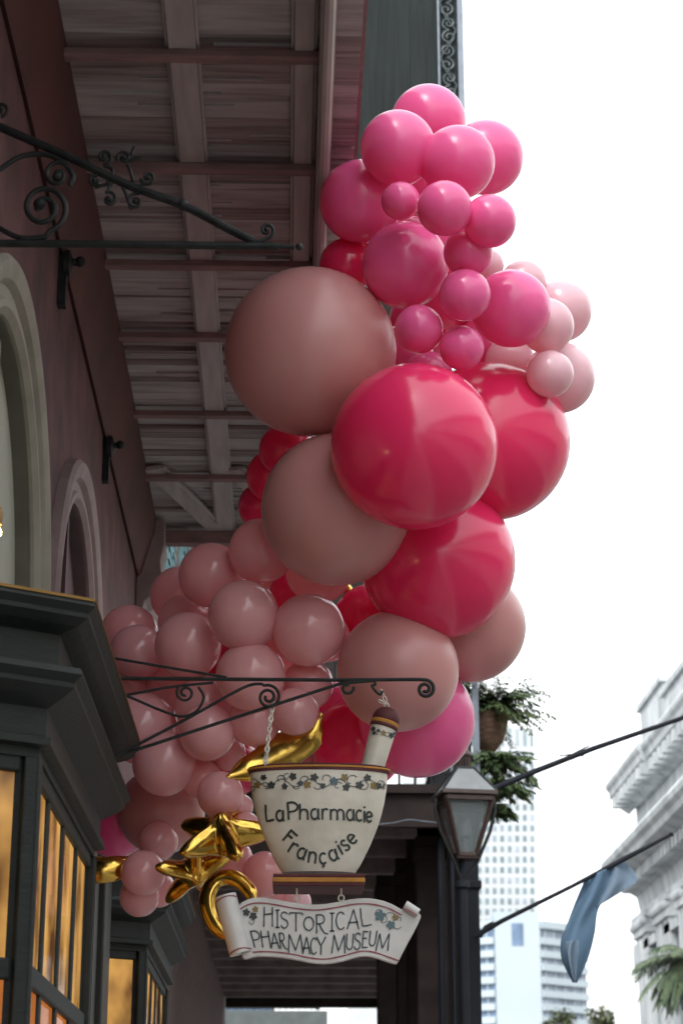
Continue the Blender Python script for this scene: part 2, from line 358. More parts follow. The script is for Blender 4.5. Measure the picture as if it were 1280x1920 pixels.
for k, y in enumerate([10.76, 9.84, 8.95, 8.04, 7.33, 6.53, 5.77] + [5.0 - .8 * q for q in range(16)]):
    y -= .03
    hh = .085 if k else .17
    j = MB().box((BX0 - .01, y, ZB - .055 - (.05 if k == 0 else 0)), (.128, y + (.05 if k else .07), ZB - .028)); j.build('joist', M['joist'], balcony, bevel=.004)
for x0, x1, zz in ((-.415, -.325, .028), (-.002, .062, .030)):
    st = MB(); st.box((x0, -8, ZB - zz), (x1, 10.84, ZB - .002)); st.box((x0 - .012, -8, ZB - .012), (x0, 10.84, ZB - .003)); st.box((x1, -8, ZB - .012), (x1 + .012, 10.84, ZB - .003))
    st.build('stringer', M['stringer'], balcony, bevel=.003)
ed = MB(); ed.box((.078, -8, ZB - .13), (.128, 10.9, ZB - .002)); ed.tube([(.103, -8, ZB - .135), (.103, 10.9, ZB - .135)], .022, 10)
ed.build('edge_beam', M['stringer'], balcony)
for p0, p1 in (((-.72, 9.75), (-.40, 10.82)), ((-.31, 9.75), (-.02, 10.6))):
    br = MB(); br.obox((p0[0], p0[1], ZB - .018), (p1[0], p1[1], ZB - .018), .085, .022); br.obox((p0[0]+.05, p0[1], ZB - .011), (p1[0]+.05, p1[1], ZB - .011), .03, .014)
    br.build('brace', M['stringer'], balcony)
fb = MB(); fb.box((BX1 - .01, -8, ZB + .125), (BX1 + .02, 10.98, ZB + .30)); fb.build('fascia', M['joist'], balcony)

# bay shop windows
def offset_poly(pts, d):
    out = []
    for i, p in enumerate(pts):
        p = Vector(p); dirs = []
        if i > 0: dirs.append((p - Vector(pts[i-1])).normalized())
        if i < len(pts) - 1: dirs.append((Vector(pts[i+1]) - p).normalized())
        ns = [Vector((dd.y, -dd.x)) for dd in dirs]; nn = sum(ns, Vector((0, 0)))
        nn.normalize(); out.append(p + nn * (d / max(nn.dot(ns[0]), .3)))
    return out
def sweep(mb, plan, prof, m=0):
    vs = []; fs = []; n = len(plan)
    for (o, z) in prof:
        for q in offset_poly(plan, o): vs.append((q.x, q.y, z))
    for i in range(len(prof) - 1):
        for j in range(n - 1): fs.append((i*n+j, i*n+j+1, (i+1)*n+j+1, (i+1)*n+j))
    mb.add(vs, fs, m)
def bay(ya, yb, gx, ztop, n_main, matp, dx=.45):
    # plan in (x,y): wall -> canted face -> street face -> canted face -> wall
    L = gx - (WX - .12); t = L * .625
    plan = [(WX - .12, ya - t), (gx, ya), (gx, yb), (WX - .12, yb + t)]
    z = ztop; b = MB()
    prof = [(0, z + .01), (.165, z), (.168, z - .012), (.150, z - .030), (.150, z - .042), (.120, z - .060), (.085, z - .072), (.072, z - .078), (.072, z - .175),
            (.135, z - .178), (.140, z - .195), (.120, z - .215), (.120, z - .228), (.090, z - .25), (.055, z - .27), (.045, z - .276), (.045, z - .35), (.06, z - .355), (.06, z - .375), (.03, z - .38), (.03, z - .405)]
    sweep(b, plan, prof)
    top = offset_poly(plan, 0); b.add([(q.x, q.y, z + .01) for q in top], [tuple(range(4))])
    bot = offset_poly(plan, .03); b.add([(q.x, q.y, z - .405) for q in bot], [tuple(range(4))])
    root = b.build('bay_window', M['shop'], house)
    # frames and panes on each face
    zt, zm, zb = z - .405, z - .95, .75
    fr = MB()
    def face(p0, p1, n, first):
        p0, p1 = Vector(p0), Vector(p1); d = (p1 - p0); L_ = d.length; d.normalize()
        def P3(s, z_, off=0): q = p0 + d * s + Vector((d.y, -d.x)) * off; return (q.x, q.y, z_)
        cw = .045
        for k in range(n + 1):
            s = L_ * k / n; w = .05 if k in (0, n) else .048
            fr.obox(P3(s, zb, .0), P3(s, zt, .0), .028 if k not in (0, n) else .07, w, 0, (d.x, d.y, 0))
        for zz, hh in ((zt - .015, .05), (zm, .055), (zb + .03, .06)):
            fr.obox(P3(.03, zz, -.001), P3(L_ - .03, zz, -.001), .046, hh)
        for k in range(n):
            for (z0, z1, up_) in ((zm, zt, True), (zb, zm, False)):
                pm = MB(); s0, s1 = L_ * k / n, L_ * (k + 1) / n
                pm.add([P3(s0, z0, .004), P3(s1, z0, .004), P3(s1, z1, .004), P3(s0, z1, .004)], [(0, 1, 2, 3)])
                pm.build('window_pane', M['pane'] if up_ else M['pane2'], root)
    face(plan[0], plan[1], 1, True); face(plan[1], plan[2], n_main, False); face(plan[2], plan[3], 1, False)
    fr.build('window_frame', M['shop'], root, bevel=.006)
    sill = MB(); sweep(sill, plan, [(0, zb + .02), (.08, zb), (.08, zb - .04), (.03, zb - .06), (.03, .14)]); sill.build('sill_panel', M['shopdark'], root)
    gd = MB(); q = offset_poly(plan, .163)
    for i in range(3):
        gd.obox((q[i].x, q[i].y, z + .004), (q[i+1].x, q[i+1].y, z + .004), .012, .008)
    gd.build('lamplit_edge', M['brass'], root)  # lamplight along the cornice edge, painted as a thin gold strip
bay(5.24, 6.83, -.685, 3.11, 4, None)
bay(9.55, 11.3, -.685, 3.11, 5, None)
# shopfront pilasters and frieze, with a dark sheet as shade of the door recess
pf = MB(); pf.box((WX, 7.1, .13), (WX + .05, 7.4, 3.0)); pf.box((WX, 8.95, .13), (WX + .05, 9.25, 3.0)); pf.box((WX, 7.4, .13), (WX + .02, 8.95, 3.0)); pf.box((WX, 7.05, 3.0), (WX + .10, 9.3, 3.12))
pf.build('pilaster', M['shopdark'], house, bevel=.01)

# ------------------------------------------------------------------ iron brackets
def sx(px, py, Y): return atY(px, py, Y)
def path(pts, Y): return [sx(a, b, Y) for a, b in pts]
def spiral(cx, cy_, r0, r1, a0, a1, n=40):
    return [(cx + (r0 + (r1 - r0) * k / n) * math.cos(R(a0 + (a1 - a0) * k / n)), cy_ - (r0 + (r1 - r0) * k / n) * math.sin(R(a0 + (a1 - a0) * k / n))) for k in range(n + 1)]
def smooth(pts, n=10):
    out = []
    for i in range(len(pts) - 1):
        p0 = pts[max(i-1, 0)]; p1 = pts[i]; p2 = pts[i+1]; p3 = pts[min(i+2, len(pts)-1)]
        for k in range(n):
            t = k / n
            out.append(tuple(.5 * ((2*p1[j]) + (-p0[j]+p2[j])*t + (2*p0[j]-5*p1[j]+4*p2[j]-p3[j])*t*t + (-p0[j]+3*p1[j]-3*p2[j]+p3[j])*t**3) for j in range(2)))
    out.append(tuple(pts[-1])); return out

YU = 4.9                                               # the empty bracket overhead
mpx = scale_at(atY(300, 460, YU))
ub = thing('iron_bracket', 'thick black scrolled iron bracket without a sign, sticking out from the wall under the balcony', 'bracket', atY(-40, 460, YU))
b = MB(); b.tube(path([(-60, 456), (200, 458), (520, 462)], YU), 7.5 * mpx, 10); b.tube(path([(520, 462), (552, 463)], YU), 4.5 * mpx, 8)
b.sphere(atY(561, 463, YU), 7 * mpx); b.lathe(atY(548, 463, YU), [(6*mpx, -2*mpx), (6*mpx, 2*mpx)], 10, 0, RT); b.build('arm', M['iron'], ub)
b = MB(); b.tube(path(smooth([(-60, 208), (0, 238), (120, 290), (240, 347), (345, 386), (430, 430), (475, 452)]), YU), 8.5 * mpx, 10)
b.sphere(atY(343, 384, YU), 11 * mpx); b.build('strut', M['iron'], ub)
b = MB()
b.tube(path(smooth([(-40, 345), (0, 318), (40, 294), (85, 290), (120, 305), (137, 330), (132, 345)]) , YU), 5.5 * mpx, 8)
b.tube(path(spiral(108, 329, 30, 6, -40, 480), YU), 4.5 * mpx, 8); b.sphere(atY(108, 331, YU), 10 * mpx); b.build('scroll', M['iron'], ub); b = MB()
b.tube(path(smooth([(-40, 400), (0, 428), (40, 446), (85, 445)]) + spiral(82, 390, 45, 11, -75, 560, 60), YU), 5.5 * mpx, 8); b.sphere(atY(75, 383, YU), 12 * mpx)
b.build('scroll', M['iron'], ub)
b = MB()
for (cx, c_, r_, a0, a1) in ((196, 295, 15, -100, 330), (233, 296, 13, 200, -200), (278, 333, 14, 190, 600), (254, 378, 16, 60, 480), (205, 374, 15, 120, -260), (178, 340, 11, 60, 400), (500, 432, 15, -100, 330), (2, 205, 14, -90, 300)):
    b = MB(); b.tube(path(spiral(cx, c_, r_, 4, a0, a1, 30), YU), 3.6 * mpx, 7); b.sphere(atY(cx, c_, YU), 5.5 * mpx); b.build('curl', M['iron'], ub)
for pts in ([(200, 345), (212, 320), (196, 311)], [(250, 340), (244, 318), (238, 308)], [(262, 352), (270, 345), (278, 346)], [(230, 350), (238, 368), (246, 392)], [(210, 342), (205, 352), (204, 362)], [(246, 300), (262, 296)], [(247, 290), (252, 276)],
            [(178, 352), (190, 348), (205, 345)], [(500, 447), (488, 452), (472, 452)]):
    b = MB(); b.tube(path(smooth(pts, 5), YU), 3.6 * mpx, 7); b.build('twig', M['iron'], ub)

YS = 6.45                                              # bracket that carries the mortar sign
mp2 = scale_at(atY(500, 1274, YS))
lb = thing('sign_bracket', 'thin black wrought iron bracket with spiral ends carrying the hanging mortar sign', 'bracket', atY(200, 1274, YS))
b = MB(); b.tube(path([(60, 1269), (230, 1272), (620, 1275), (760, 1274), (785, 1274)], YS) + path(spiral(797, 1292, 17.5, 4, 95, -500, 60), YS), 3.6 * mp2, 8)
b.tube(path([(60, 1215), (213, 1234), (330, 1254), (425, 1270)], YS), 2.6 * mp2, 8); b.build('arm', M['iron'], lb)
b = MB(); b.tube(path([(140, 1446), (228, 1415), (430, 1349), (640, 1281), (700, 1276)], YS), 3.2 * mp2, 8)
b.tube(path(smooth([(140, 1460), (228, 1412), (350, 1348), (455, 1290), (490, 1282)]) + spiral(503, 1307, 23, 5, 110, -560, 60), YS - .012), 2.9 * mp2, 8); b.build('strut', M['iron'], lb)
b = MB(); b.tube(path(smooth([(150, 1310), (235, 1303), (320, 1288), (400, 1280)]), YS), 2.6 * mp2, 8)
b.tube(path(smooth([(170, 1275), (235, 1303), (300, 1331), (340, 1343), (368, 1334), (382, 1308), (372, 1288)]), YS - .01), 2.6 * mp2, 8)
b.build('scroll', M['iron'], lb); b = MB(); b.tube(path(spiral(348, 1299, 17, 5, 140, 640, 50), YS), 2.6 * mp2, 8)
b.build('scroll', M['iron'], lb); b = MB(); b.tube(path(spiral(651, 1290, 12, 5, 10, -300, 24), YS), 3.0 * mp2, 8)
b.build('scroll', M['iron'], lb); b = MB(); b.tube(path(smooth([(702, 1276), (703, 1284), (697, 1286), (706, 1298), (713, 1302), (717, 1296)]), YS), 2.6 * mp2, 8)
b.build('scroll', M['iron'], lb)

# ------------------------------------------------------------------ hand painted lettering: strokes in a unit box (x right, y up)
def arc(cx, cy_, rx, ry, a0, a1, n=14): return [(cx + rx * math.cos(R(a0 + (a1 - a0) * k / n)), cy_ + ry * math.sin(R(a0 + (a1 - a0) * k / n))) for k in range(n + 1)]
G = {
 'L': [[(.05, 1), (.08, .5), (.18, .02), (.5, .03), (1, .1)]],
 'a': [arc(.45, .34, .45, .34, 70, 395, 18), [(.9, .68), (.9, .15), (1, 0)]],
 'P': [[(.05, .97), (.12, .5), (.16, 0)], [(.05, .95)] + arc(.45, .72, .55, .27, 95, -90) + [(.14, .42)]],
 'h': [[(.05, 1), (.08, .5), (.08, 0)], [(.08, .4)] + arc(.52, .38, .42, .28, 160, 0) + [(.95, 0)]],
 'r': [[(.1, .68), (.12, 0)], [(.12, .42)] + arc(.62, .42, .5, .26, 150, 55)],
 'm': [[(.03, .68), (.05, 0)], [(.05, .42)] + arc(.28, .42, .23, .26, 160, 0, 8) + [(.51, 0)], [(.51, .42)] + arc(.74, .42, .23, .26, 160, 0, 8) + [(.98, 0)]],
 'c': [arc(.55, .34, .5, .34, 55, 310)],
 'i': [[(.5, .66), (.5, 0)], [(.5, .90), (.5, .94)]],
 'e': [[(.08, .34), (.92, .40)] + arc(.5, .36, .45, .32, 10, 310, 18)],
 'F': [[(.1, 1), (.12, 0)], [(.08, .98), (1, .96)], [(.1, .56), (.75, .56)]],
 'n': [[(.08, .68), (.1, 0)], [(.1, .4)] + arc(.52, .4, .42, .28, 160, 0) + [(.95, 0)]],
 'ç': [arc(.55, .34, .5, .34, 55, 310), [(.55, 0), (.6, -.12), (.48, -.2), (.4, -.18)]],
 's': [arc(.5, .52, .36, .16, 35, 250, 8) + arc(.5, .17, .38, .17, 80, -150, 8)],
 'H': [[(.08, 1), (.03, 0)], [(.95, 1), (.97, 0)], [(.04, .62), (.97, .68)]],
 'I': [[(.5, 1), (.5, 0)], [(.1, .99), (.9, 1)], [(.1, 0), (.9, .01)]],
 'S': [arc(.5, .78, .42, .21, 30, 250, 10) + arc(.5, .26, .45, .26, 85, -160, 12)],
 'T': [[(.5, .98), (.5, 0)], [(0, .9), (.05, 1), (.95, .98), (1, .88)]],
 'O': [arc(.5, .5, .48, .5, 90, 450, 24)],
 'R': [[(.1, 1), (.12, 0)], [(.1, .98)] + arc(.4, .75, .45, .25, 90, -90, 10) + [(.12, .5)], [(.35, .5), (.6, .2), (.85, 0), (1.15, -.05)]],
 'C': [arc(.55, .5, .5, .5, 50, 310, 18)],
 'A': [[(0, 0), (.52, 1), (1, 0)], [(.1, .32), (.9, .36)]],
 'M': [[(.0, 0), (.1, 1), (.5, .12), (.9, 1), (1, 0)]],
 'Y': [[(0, 1), (.5, .5), (1, 1)], [(.52, .52), (.5, 0)]],
 'U': [[(.05, 1), (.08, .35)] + arc(.5, .3, .42, .3, 180, 360, 10) + [(.95, 1)]],
 'E': [[(.9, .97), (.1, 1), (.1, 0), (.95, .02)], [(.1, .56), (.7, .58)]],
}
G['p'] = G['P']
def ribbon(mb, pts, w, surf, m=0):
    """flat painted stroke: widens a picture-space polyline and lays it on a surface"""
    ptsd = []
    for i in range(len(pts) - 1):
        a, b_ = pts[i], pts[i+1]; L = math.hypot(b_[0]-a[0], b_[1]-a[1]); k = max(1, int(L / 3))
        for j in range(k): ptsd.append((a[0] + (b_[0]-a[0]) * j / k, a[1] + (b_[1]-a[1]) * j / k))
    ptsd.append(pts[-1]); n = len(ptsd); vs = []; fs = []
    for i, p in enumerate(ptsd):
        q0 = ptsd[max(i-1, 0)]; q1 = ptsd[min(i+1, n-1)]; dx, dy = q1[0]-q0[0], q1[1]-q0[1]; L = math.hypot(dx, dy) or 1
        ww = w / 2 * (.96 + .10 * math.sin(i * .7)); nx, ny = -dy / L * ww, dx / L * ww
        ex = 0 if 0 < i < n-1 else (-w * .25 if i == 0 else w * .25)
        px, py = p[0] + dx / L * ex, p[1] + dy / L * ex
        vs.append(surf(px + nx, py + ny)); vs.append(surf(px - nx, py - ny))
    for i in range(n - 1): fs.append((2*i, 2*i+1, 2*i+3, 2*i+2))
    mb.add(vs, fs, m)
def glyph(mb, ch, x0, yt, x1, yb, w, surf, rot=0, shear=0, unit=None):
    W, Hh = x1 - x0, yb - yt; cx, c_ = (x0 + x1) / 2, (yt + yb) / 2; ca, sa = math.cos(R(rot)), math.sin(R(rot))
    for st in G[ch]:
        pts = []
        for (gx, gy) in st:
            x = (gx - .5) * W + shear * (gy - .5) * Hh; y = (.5 - gy) * Hh
            pts.append((cx + x * ca + y * sa, c_ - x * sa + y * ca))
        ribbon(mb, pts, w, surf)
def ivy(mb, cx, c_, r, rot, surf, m):
    vs = [surf(cx, c_)]; n = 20
    for k in range(n):
        a = 2 * PI * k / n + R(rot); rr = r * 1.18 * (.62 + .38 * abs(math.cos(2.5 * (a - R(rot)))) ** 1.2)
        vs.append(surf(cx + rr * math.cos(a), c_ - rr * math.sin(a)))
    mb.add(vs, [(0, 1 + k, 1 + (k + 1) % n) for k in range(n)], m)

# ------------------------------------------------------------------ mortar sign
YM = 6.45; mc = atY(597.5, 1540, YM)
def zat(py): return atY(597.5, py, YM).z
mpm = scale_at(mc)
msign = thing('mortar_sign', 'cream mortar and pestle sign lettered La Pharmacie Française hanging from the thin iron bracket', 'sign', (mc.x, YM, zat(1640)))
# bowl profile (radius in px, picture y): near rim so heights measured on the silhouette
bp = [(67, 1637), (71, 1633), (81, 1616), (97, 1583), (108.5, 1555), (116, 1533), (123, 1505), (127.5, 1478), (129, 1458), (129.5, 1450)]
PR = [(r_ * mpm, zat(y_)) for r_, y_ in bp]
def rad(z):
    if z <= PR[0][1]: return PR[0][0]
    for i in range(len(PR) - 1):
        if z <= PR[i+1][1]:
            t = (z - PR[i][1]) / (PR[i+1][1] - PR[i][1]); return PR[i][0] * (1 - t) + PR[i+1][0] * t
    return PR[-1][0]
prof_s = []
for i in range(41):
    z = PR[0][1] + (PR[-1][1] - PR[0][1]) * i / 40
    dz = .006; prof_s.append(((rad(z - dz) + rad(z) + rad(z + dz)) / 3, z))
def radS(z):
    t = (z - prof_s[0][1]) / (prof_s[-1][1] - prof_s[0][1]) * 40; i = min(39, max(0, int(t))); t -= i
    return prof_s[i][0] * (1 - t) + prof_s[i+1][0] * t
def on_bowl(px, py, eps=.0022):
    Y = YM - .2
    for _ in range(25):
        p = atY(px, py, Y); dx = p.x - mc.x; rr = radS(p.z) + eps
        Yn = YM - SY * math.sqrt(max(rr * rr - dx * dx, 1e-5)) - .0012; Y = Y * .4 + Yn * .6
    return atY(px, py, Y)
SY = .36                                               # the bowl is shallower front to back than it is wide
def squash(mb):
    for v in mb.v: v.y = YM + (v.y - YM) * SY
def ctr(z): return Vector((mc.x, YM, z))
bw = MB(); pr = prof_s + [(prof_s[-1][0] - .012, prof_s[-1][1]), (prof_s[-1][0] - .03, prof_s[-1][1] - .10), (.02, prof_s[-1][1] - .14)]
bw.lathe((mc.x, YM, 0), pr, 72); squash(bw); bowl = bw.build('bowl', M['ceramic'], msign, sharp=40)
rm = MB(); rz = PR[-1][1]; r0 = PR[-1][0]
rm.lathe((mc.x, YM, rz), [(r0 - .01, -.004), (r0 + .005, -.003), (r0 + .008, .001), (r0 + .004, .005), (r0 - .012, .006)], 72, 0)
rm.lathe((mc.x, YM, rz), [(r0 - .01, .0055), (r0 + .009, .006), (r0 + .011, .009), (r0 + .009, .012), (r0 - .012, .013)], 72, 1)
rm.lathe((mc.x, YM, rz), [(r0 - .01, .0125), (r0 + .005, .013), (r0 + .006, .016), (r0 - .002, .019), (r0 - .02, .018)], 72, 0)
squash(rm); rm.build('rim', [M['brown'], M['ochre']], msign, sharp=40)
# word one
lt = MB(); LW = 4.3
for ch, a in zip('LaPharmacie', ((497, 1510, 513, 1540), (518, 1511, 532, 1539), (538, 1504, 558, 1536), (561, 1508, 578, 1536), (583, 1508, 598, 1536), (603, 1508, 615, 1536), (619, 1509, 645, 1537), (650, 1509, 664, 1538), (667, 1510, 679, 1539), (680, 1511, 686, 1541), (686, 1513, 698, 1542))):
    glyph(lt, ch, *a, LW, on_bowl)
lt.build('lettering', M['ink'], bowl)
lt = MB()
for ch, cx, c_, w, h, rot in (('F', 543.5, 1570, 17, 24, -40), ('r', 552, 1587, 13, 29, -33), ('a', 567.6, 1596, 15, 29, -22), ('n', 586, 1603, 15, 29, -8), ('ç', 605, 1605, 13, 29, 3), ('a', 623.6, 1599, 15, 29, 18), ('i', 635.6, 1589, 8, 28, 28), ('s', 644.5, 1581, 13, 30, 33), ('e', 657.5, 1570, 15, 28, 42)):
    glyph(lt, ch, cx - w/2, c_ - h/2, cx + w/2, c_ + h/2, LW, on_bowl, rot)
lt.build('lettering', M['ink'], bowl)
vn = MB(); zz = lambda a, b_: (380 + a / 2.783, 1260 + b_ / 2.783)
for (a, b_, r_, k, m_) in ((285, 590, 17, 10, 2), (318, 550, 15, 60, 0), (358, 590, 19, 20, 0), (428, 598, 15, 80, 0), (470, 545, 19, 40, 0), (510, 580, 14, 15, 1), (545, 587, 19, 30, 2), (582, 550, 20, 0, 0), (628, 594, 14, 50, 0), (685, 570, 21, 22, 3), (740, 550, 19, 55, 2), (748, 602, 18, 10, 0), (818, 590, 20, 70, 0), (860, 552, 18, 30, 0), (893, 592, 18, 0, 2), (916, 594, 17, 40, 0)):
    x, y = zz(a, b_); ivy(vn, x, y, r_ / 2.783, k, on_bowl, m_)
def curl(a, b_, r_, a0, a1): return [zz(x, y) for x, y in spiral(a, b_, r_, r_ * .35, a0, a1, 26)]
for c in (curl(262, 612, 16, 60, 420), curl(330, 598, 24, 150, -120), curl(405, 560, 30, -60, 250), curl(437, 548, 20, 60, 330), curl(492, 592, 22, 180, 480), curl(540, 565, 34, 200, 20), curl(605, 590, 26, 200, 420), curl(640, 560, 36, -60, 200), curl(705, 595, 24, 30, 300), curl(775, 570, 36, 40, 260), curl(845, 585, 34, 190, 420), curl(925, 585, 26, -60, 220), curl(948, 600, 16, 60, 330)):
    ribbon(vn, c, 1.5, on_bowl, 1)
ribbon(vn, [zz(a, 578 + 20 * math.sin(a * .042)) for a in range(258, 955, 8)], 1.5, on_bowl, 1)
vn.build('vine_border', [M['ink'], M['inkb'], M['leafo'], M['leafb']], bowl)
# pestle
p0 = atY(692, 1460, YM + .02); p1 = atY(719, 1364, YM + .02); ax = (p1 - p0); L = ax.length; axn = ax.normalized()
ps = MB(); ps.lathe(p0, [(21 * mpm, 0), (22 * mpm, L * .3), (25 * mpm, L)], 32, 0, axn)
pest = ps.build('pestle', M['ceramic'], msign)
cp_ = MB(); rr = 26.5 * mpm
cp_.lathe(p1, [(rr * .98, -.004), (rr * 1.03, 0), (rr * 1.03, .006), (rr, .008)], 32, 0, axn)
cp_.lathe(p1, [(rr, .008), (rr * 1.02, .010), (rr * 1.02, .018), (rr * .97, .020)], 32, 1, axn)
cp_.lathe(p1, [(rr * .97, .020), (rr, .024), (rr * .98, .036), (rr * .86, .050), (rr * .6, .062), (rr * .3, .068), (.002, .070)], 32, 0, axn)
cp_.build('pestle_cap', [M['brown'], M['ochre']], pest)
def on_pest(px, py, eps=.0015):
    r_ = ray(px, py); best = None; o = Vector((0, 0, H0))
    d = r_.normalized(); w = o - p0; dd = d - axn * d.dot(axn); ww = w - axn * w.dot(axn)
    R_ = 24.6 * mpm + eps; A = dd.dot(dd); B = 2 * dd.dot(ww); C = ww.dot(ww) - R_ * R_; disc = max(B * B - 4 * A * C, 0)
    return o + d * ((-B - math.sqrt(disc)) / (2 * A))
vn = MB()
for (a, b_, r_, k, m_) in ((889, 296, 12, 20, 0), (893, 318, 9, 60, 0), (942, 318, 14, 10, 2), (915, 305, 9, 30, 1), (985, 332, 14, 40, 0), (1000, 322, 10, 10, 1)):
    x, y = zz(a, b_); ivy(vn, x, y, r_ / 2.783, k, on_pest, m_)
for c in (curl(912, 318, 16, 20, 300), curl(965, 322, 16, 200, 480)): ribbon(vn, c, 1.3, on_pest, 1)
vn.build('vine_border', [M['ink'], M['inkb'], M['leafo'], M['leafb']], pest)
# base plate
bs = MB(); yb0 = YM - .105; zt_, z1_, z2_, z3_ = (atY(600, y_, yb0).z for y_ in (1638, 1645, 1654, 1661)); xa, xb = atY(512, 1650, yb0).x, atY(683, 1650, yb0).x
bs.box((xa, yb0, z3_), (xb, YM + .085, z2_), 0); bs.box((xa - .002, yb0 - .002, z2_), (xb + .002, YM + .087, z1_), 1); bs.box((xa, yb0, z1_), (xb, YM + .085, zt_), 0)
base = bs.build('base', [M['brown'], M['ochre']], msign, bevel=.003)
def chain(name, a, b_, Y0_, Y1_, parent, mt, link=.022, rw=.0019, ww=.0055):
    a, b_ = Vector(a), Vector(b_); d = b_ - a; n = max(2, int(d.length / (link * .8))); mb = MB(); dn = d.normalized()
    s1 = dn.cross(Vector((0, 1, 0))).normalized(); s2 = dn.cross(s1)
    for k in range(n):
        c = a + d * ((k + .5) / n); s_ = s1 if k % 2 else (s1 * .5 + s2 * .86)
        mb.tube([c + dn * (link / 2) * math.cos(t) + s_ * ww * math.sin(t) for t in [2 * PI * q / 12 for q in range(13)]], rw, 5)
    return mb.build(name, mt, parent)
chain('chain', atY(513, 1316, YS), atY(495, 1438, YM - .05), 0, 0, msign, M['chain'])
chain('chain', atY(509, 1316, YS + .006), atY(499, 1438, YM - .05), 0, 0, msign, M['chain'])
chain('chain', atY(713, 1292, YS), p1 + axn * .066, 0, 0, msign, M['chain'])
chain('chain', atY(709, 1312, YS), p1 + axn * .068, 0, 0, msign, M['chain'])

# ------------------------------------------------------------------ scroll sign under the mortar
YK = 6.39
zb_ = lambda a, b_: (380 + a / 2.783, 1620 + b_ / 2.783)
def plate_pts(l): return [(lambda p: (p.x, p.z))(atY(*zb_(a, b_), YK)) for a, b_ in l]
ssign = thing('scroll_sign', 'white scroll shaped board lettered Historical Pharmacy Museum hanging below the mortar sign', 'sign', atY(590, 1800, YK))
topl = smooth([(186, 232), (200, 206), (255, 181), (320, 178), (400, 190), (480, 205), (560, 213), (620, 212), (700, 200), (780, 185), (850, 181), (920, 190), (980, 210), (1036, 240)], 5)
botl = smooth([(1128, 262), (1135, 280), (1110, 338), (1060, 430), (1018, 512), (1002, 522), (960, 511), (900, 491), (850, 483), (800, 489), (720, 511), (640, 522), (560, 516), (480, 500), (400, 488), (320, 484), (270, 486), (220, 497), (205, 480)], 5)
bd = MB(); bd.prism(plate_pts(topl + botl), YK - .012, YK + .012)
board = bd.build('board', M['board'], ssign, bevel=.004)
rl = MB()
def roll(pa, pb, rpx, bulge=0):
    a, b_ = atY(*zb_(*pa), YK), atY(*zb_(*pb), YK); n = 12
    rl.tube([a.lerp(b_, k / n) + Vector((0, -.012, 0)) for k in range(n + 1)], [rpx * scale_at(a) * (1 + bulge * math.sin(PI * k / n)) for k in range(n + 1)], 24)
roll((118, 168), (198, 470), 20.5); rl.build('scroll_roll', M['board'], ssign, sharp=40)
rl = MB(); roll((1052, 218), (1120, 262), 9.5); rl.build('scroll_roll', M['board'], ssign, sharp=40)
def on_board(px, py, off=.0145): return atY(px, py, YK - off)
lines = MB()
ribbon(lines, [zb_(a, b_ + 26) for a, b_ in topl], 2.6, on_board)
ribbon(lines, [zb_(a, b_) for a, b_ in smooth([(1020, 504), (960, 482), (900, 462), (850, 454), (800, 460), (720, 482), (640, 496), (560, 490), (480, 473), (400, 461), (320, 457), (262, 460)], 5)], 2.6, on_board)
def on_roll(px, py): return atY(px, py, YK - .012 - .0385)
rb_ = lambda a, b_, dy: [zb_(a + (b_ - a) * k / 10, dy[0] + (dy[1] - dy[0]) * k / 10 - 12 * math.sin(PI * k / 10)) for k in range(11)]
def on_roll2(px, py):                    # front of the left roll, following its round section
    a, b_ = atY(*zb_(118, 168), YK), atY(*zb_(198, 470), YK); p = atY(px, py, YK - .012); d = (b_ - a).normalized(); q = p - a - Vector((0, -.012, 0)); off = q - d * q.dot(d); off.y = 0
    rr = 20.5 * scale_at(a) + .0018; o = min(off.length, rr * .98); return Vector((p.x, YK - .012 - math.sqrt(rr * rr - o * o), p.z))
ribbon(lines, rb_(66, 180, (206, 172)), 2.4, on_roll2); ribbon(lines, rb_(140, 254, (474, 444)), 2.4, on_roll2)
ribbon(lines, [zb_(1046, 232), zb_(1085, 250), zb_(1118, 268)], 2.2, lambda x, y: atY(x, y, YK - .034))
lines.build('border_line', M['maroon'], board)
lt = MB(); LW = 2.8
for ch, x0, yt, x1, yb, sh in (('H', 318, 226, 366, 326, 0), ('I', 378, 240, 402, 331, 0), ('S', 406, 250, 446, 334, 0), ('T', 452, 254, 522, 351, 0), ('O', 527, 276, 580, 346, 0), ('R', 588, 264, 644, 360, 0), ('I', 662, 256, 688, 350, 0), ('C', 694, 251, 742, 341, 0), ('A', 755, 237, 815, 339, .02), ('L', 822, 232, 878, 325, -.05)):
    x0, yt = zb_(x0, yt); x1, yb = zb_(x1, yb); glyph(lt, ch, x0, yt, x1, yb, LW, on_board, 0, sh)
lt.build('lettering', M['inkb'], board)
lt = MB()
for ch, x0, yt, x1, yb, sh in (('P', 256, 348, 300, 434, -.2), ('H', 306, 350, 350, 434, -.16), ('A', 354, 358, 396, 440, -.1), ('R', 400, 360, 432, 440, -.1), ('M', 446, 366, 520, 462, -.05), ('A', 522, 380, 560, 468, 0), ('C', 562, 386, 596, 470, .02), ('Y', 594, 381, 640, 473, .02), ('M', 676, 369, 744, 465, .05), ('U', 748, 364, 786, 446, .05), ('S', 790, 360, 824, 446, .08), ('E', 832, 351, 862, 436, .08), ('U', 868, 349, 906, 426, .12), ('M', 910, 362, 972, 452, .16)):
    x0, yt = zb_(x0, yt); x1, yb = zb_(x1, yb); glyph(lt, ch, x0, yt, x1, yb, LW, on_board, 0, sh)
lt.build('lettering', M['inkb'], board)
vn = MB()
for (a, b_, r_, k, m_) in ((228, 252, 18, 10, 0), (264, 272, 19, 50, 0), (275, 236, 15, 25, 2)):
    x, y = zb_(a, b_); ivy(vn, x, y, r_ / 2.783, k, lambda p, q: on_board(p, q, .0155), m_)
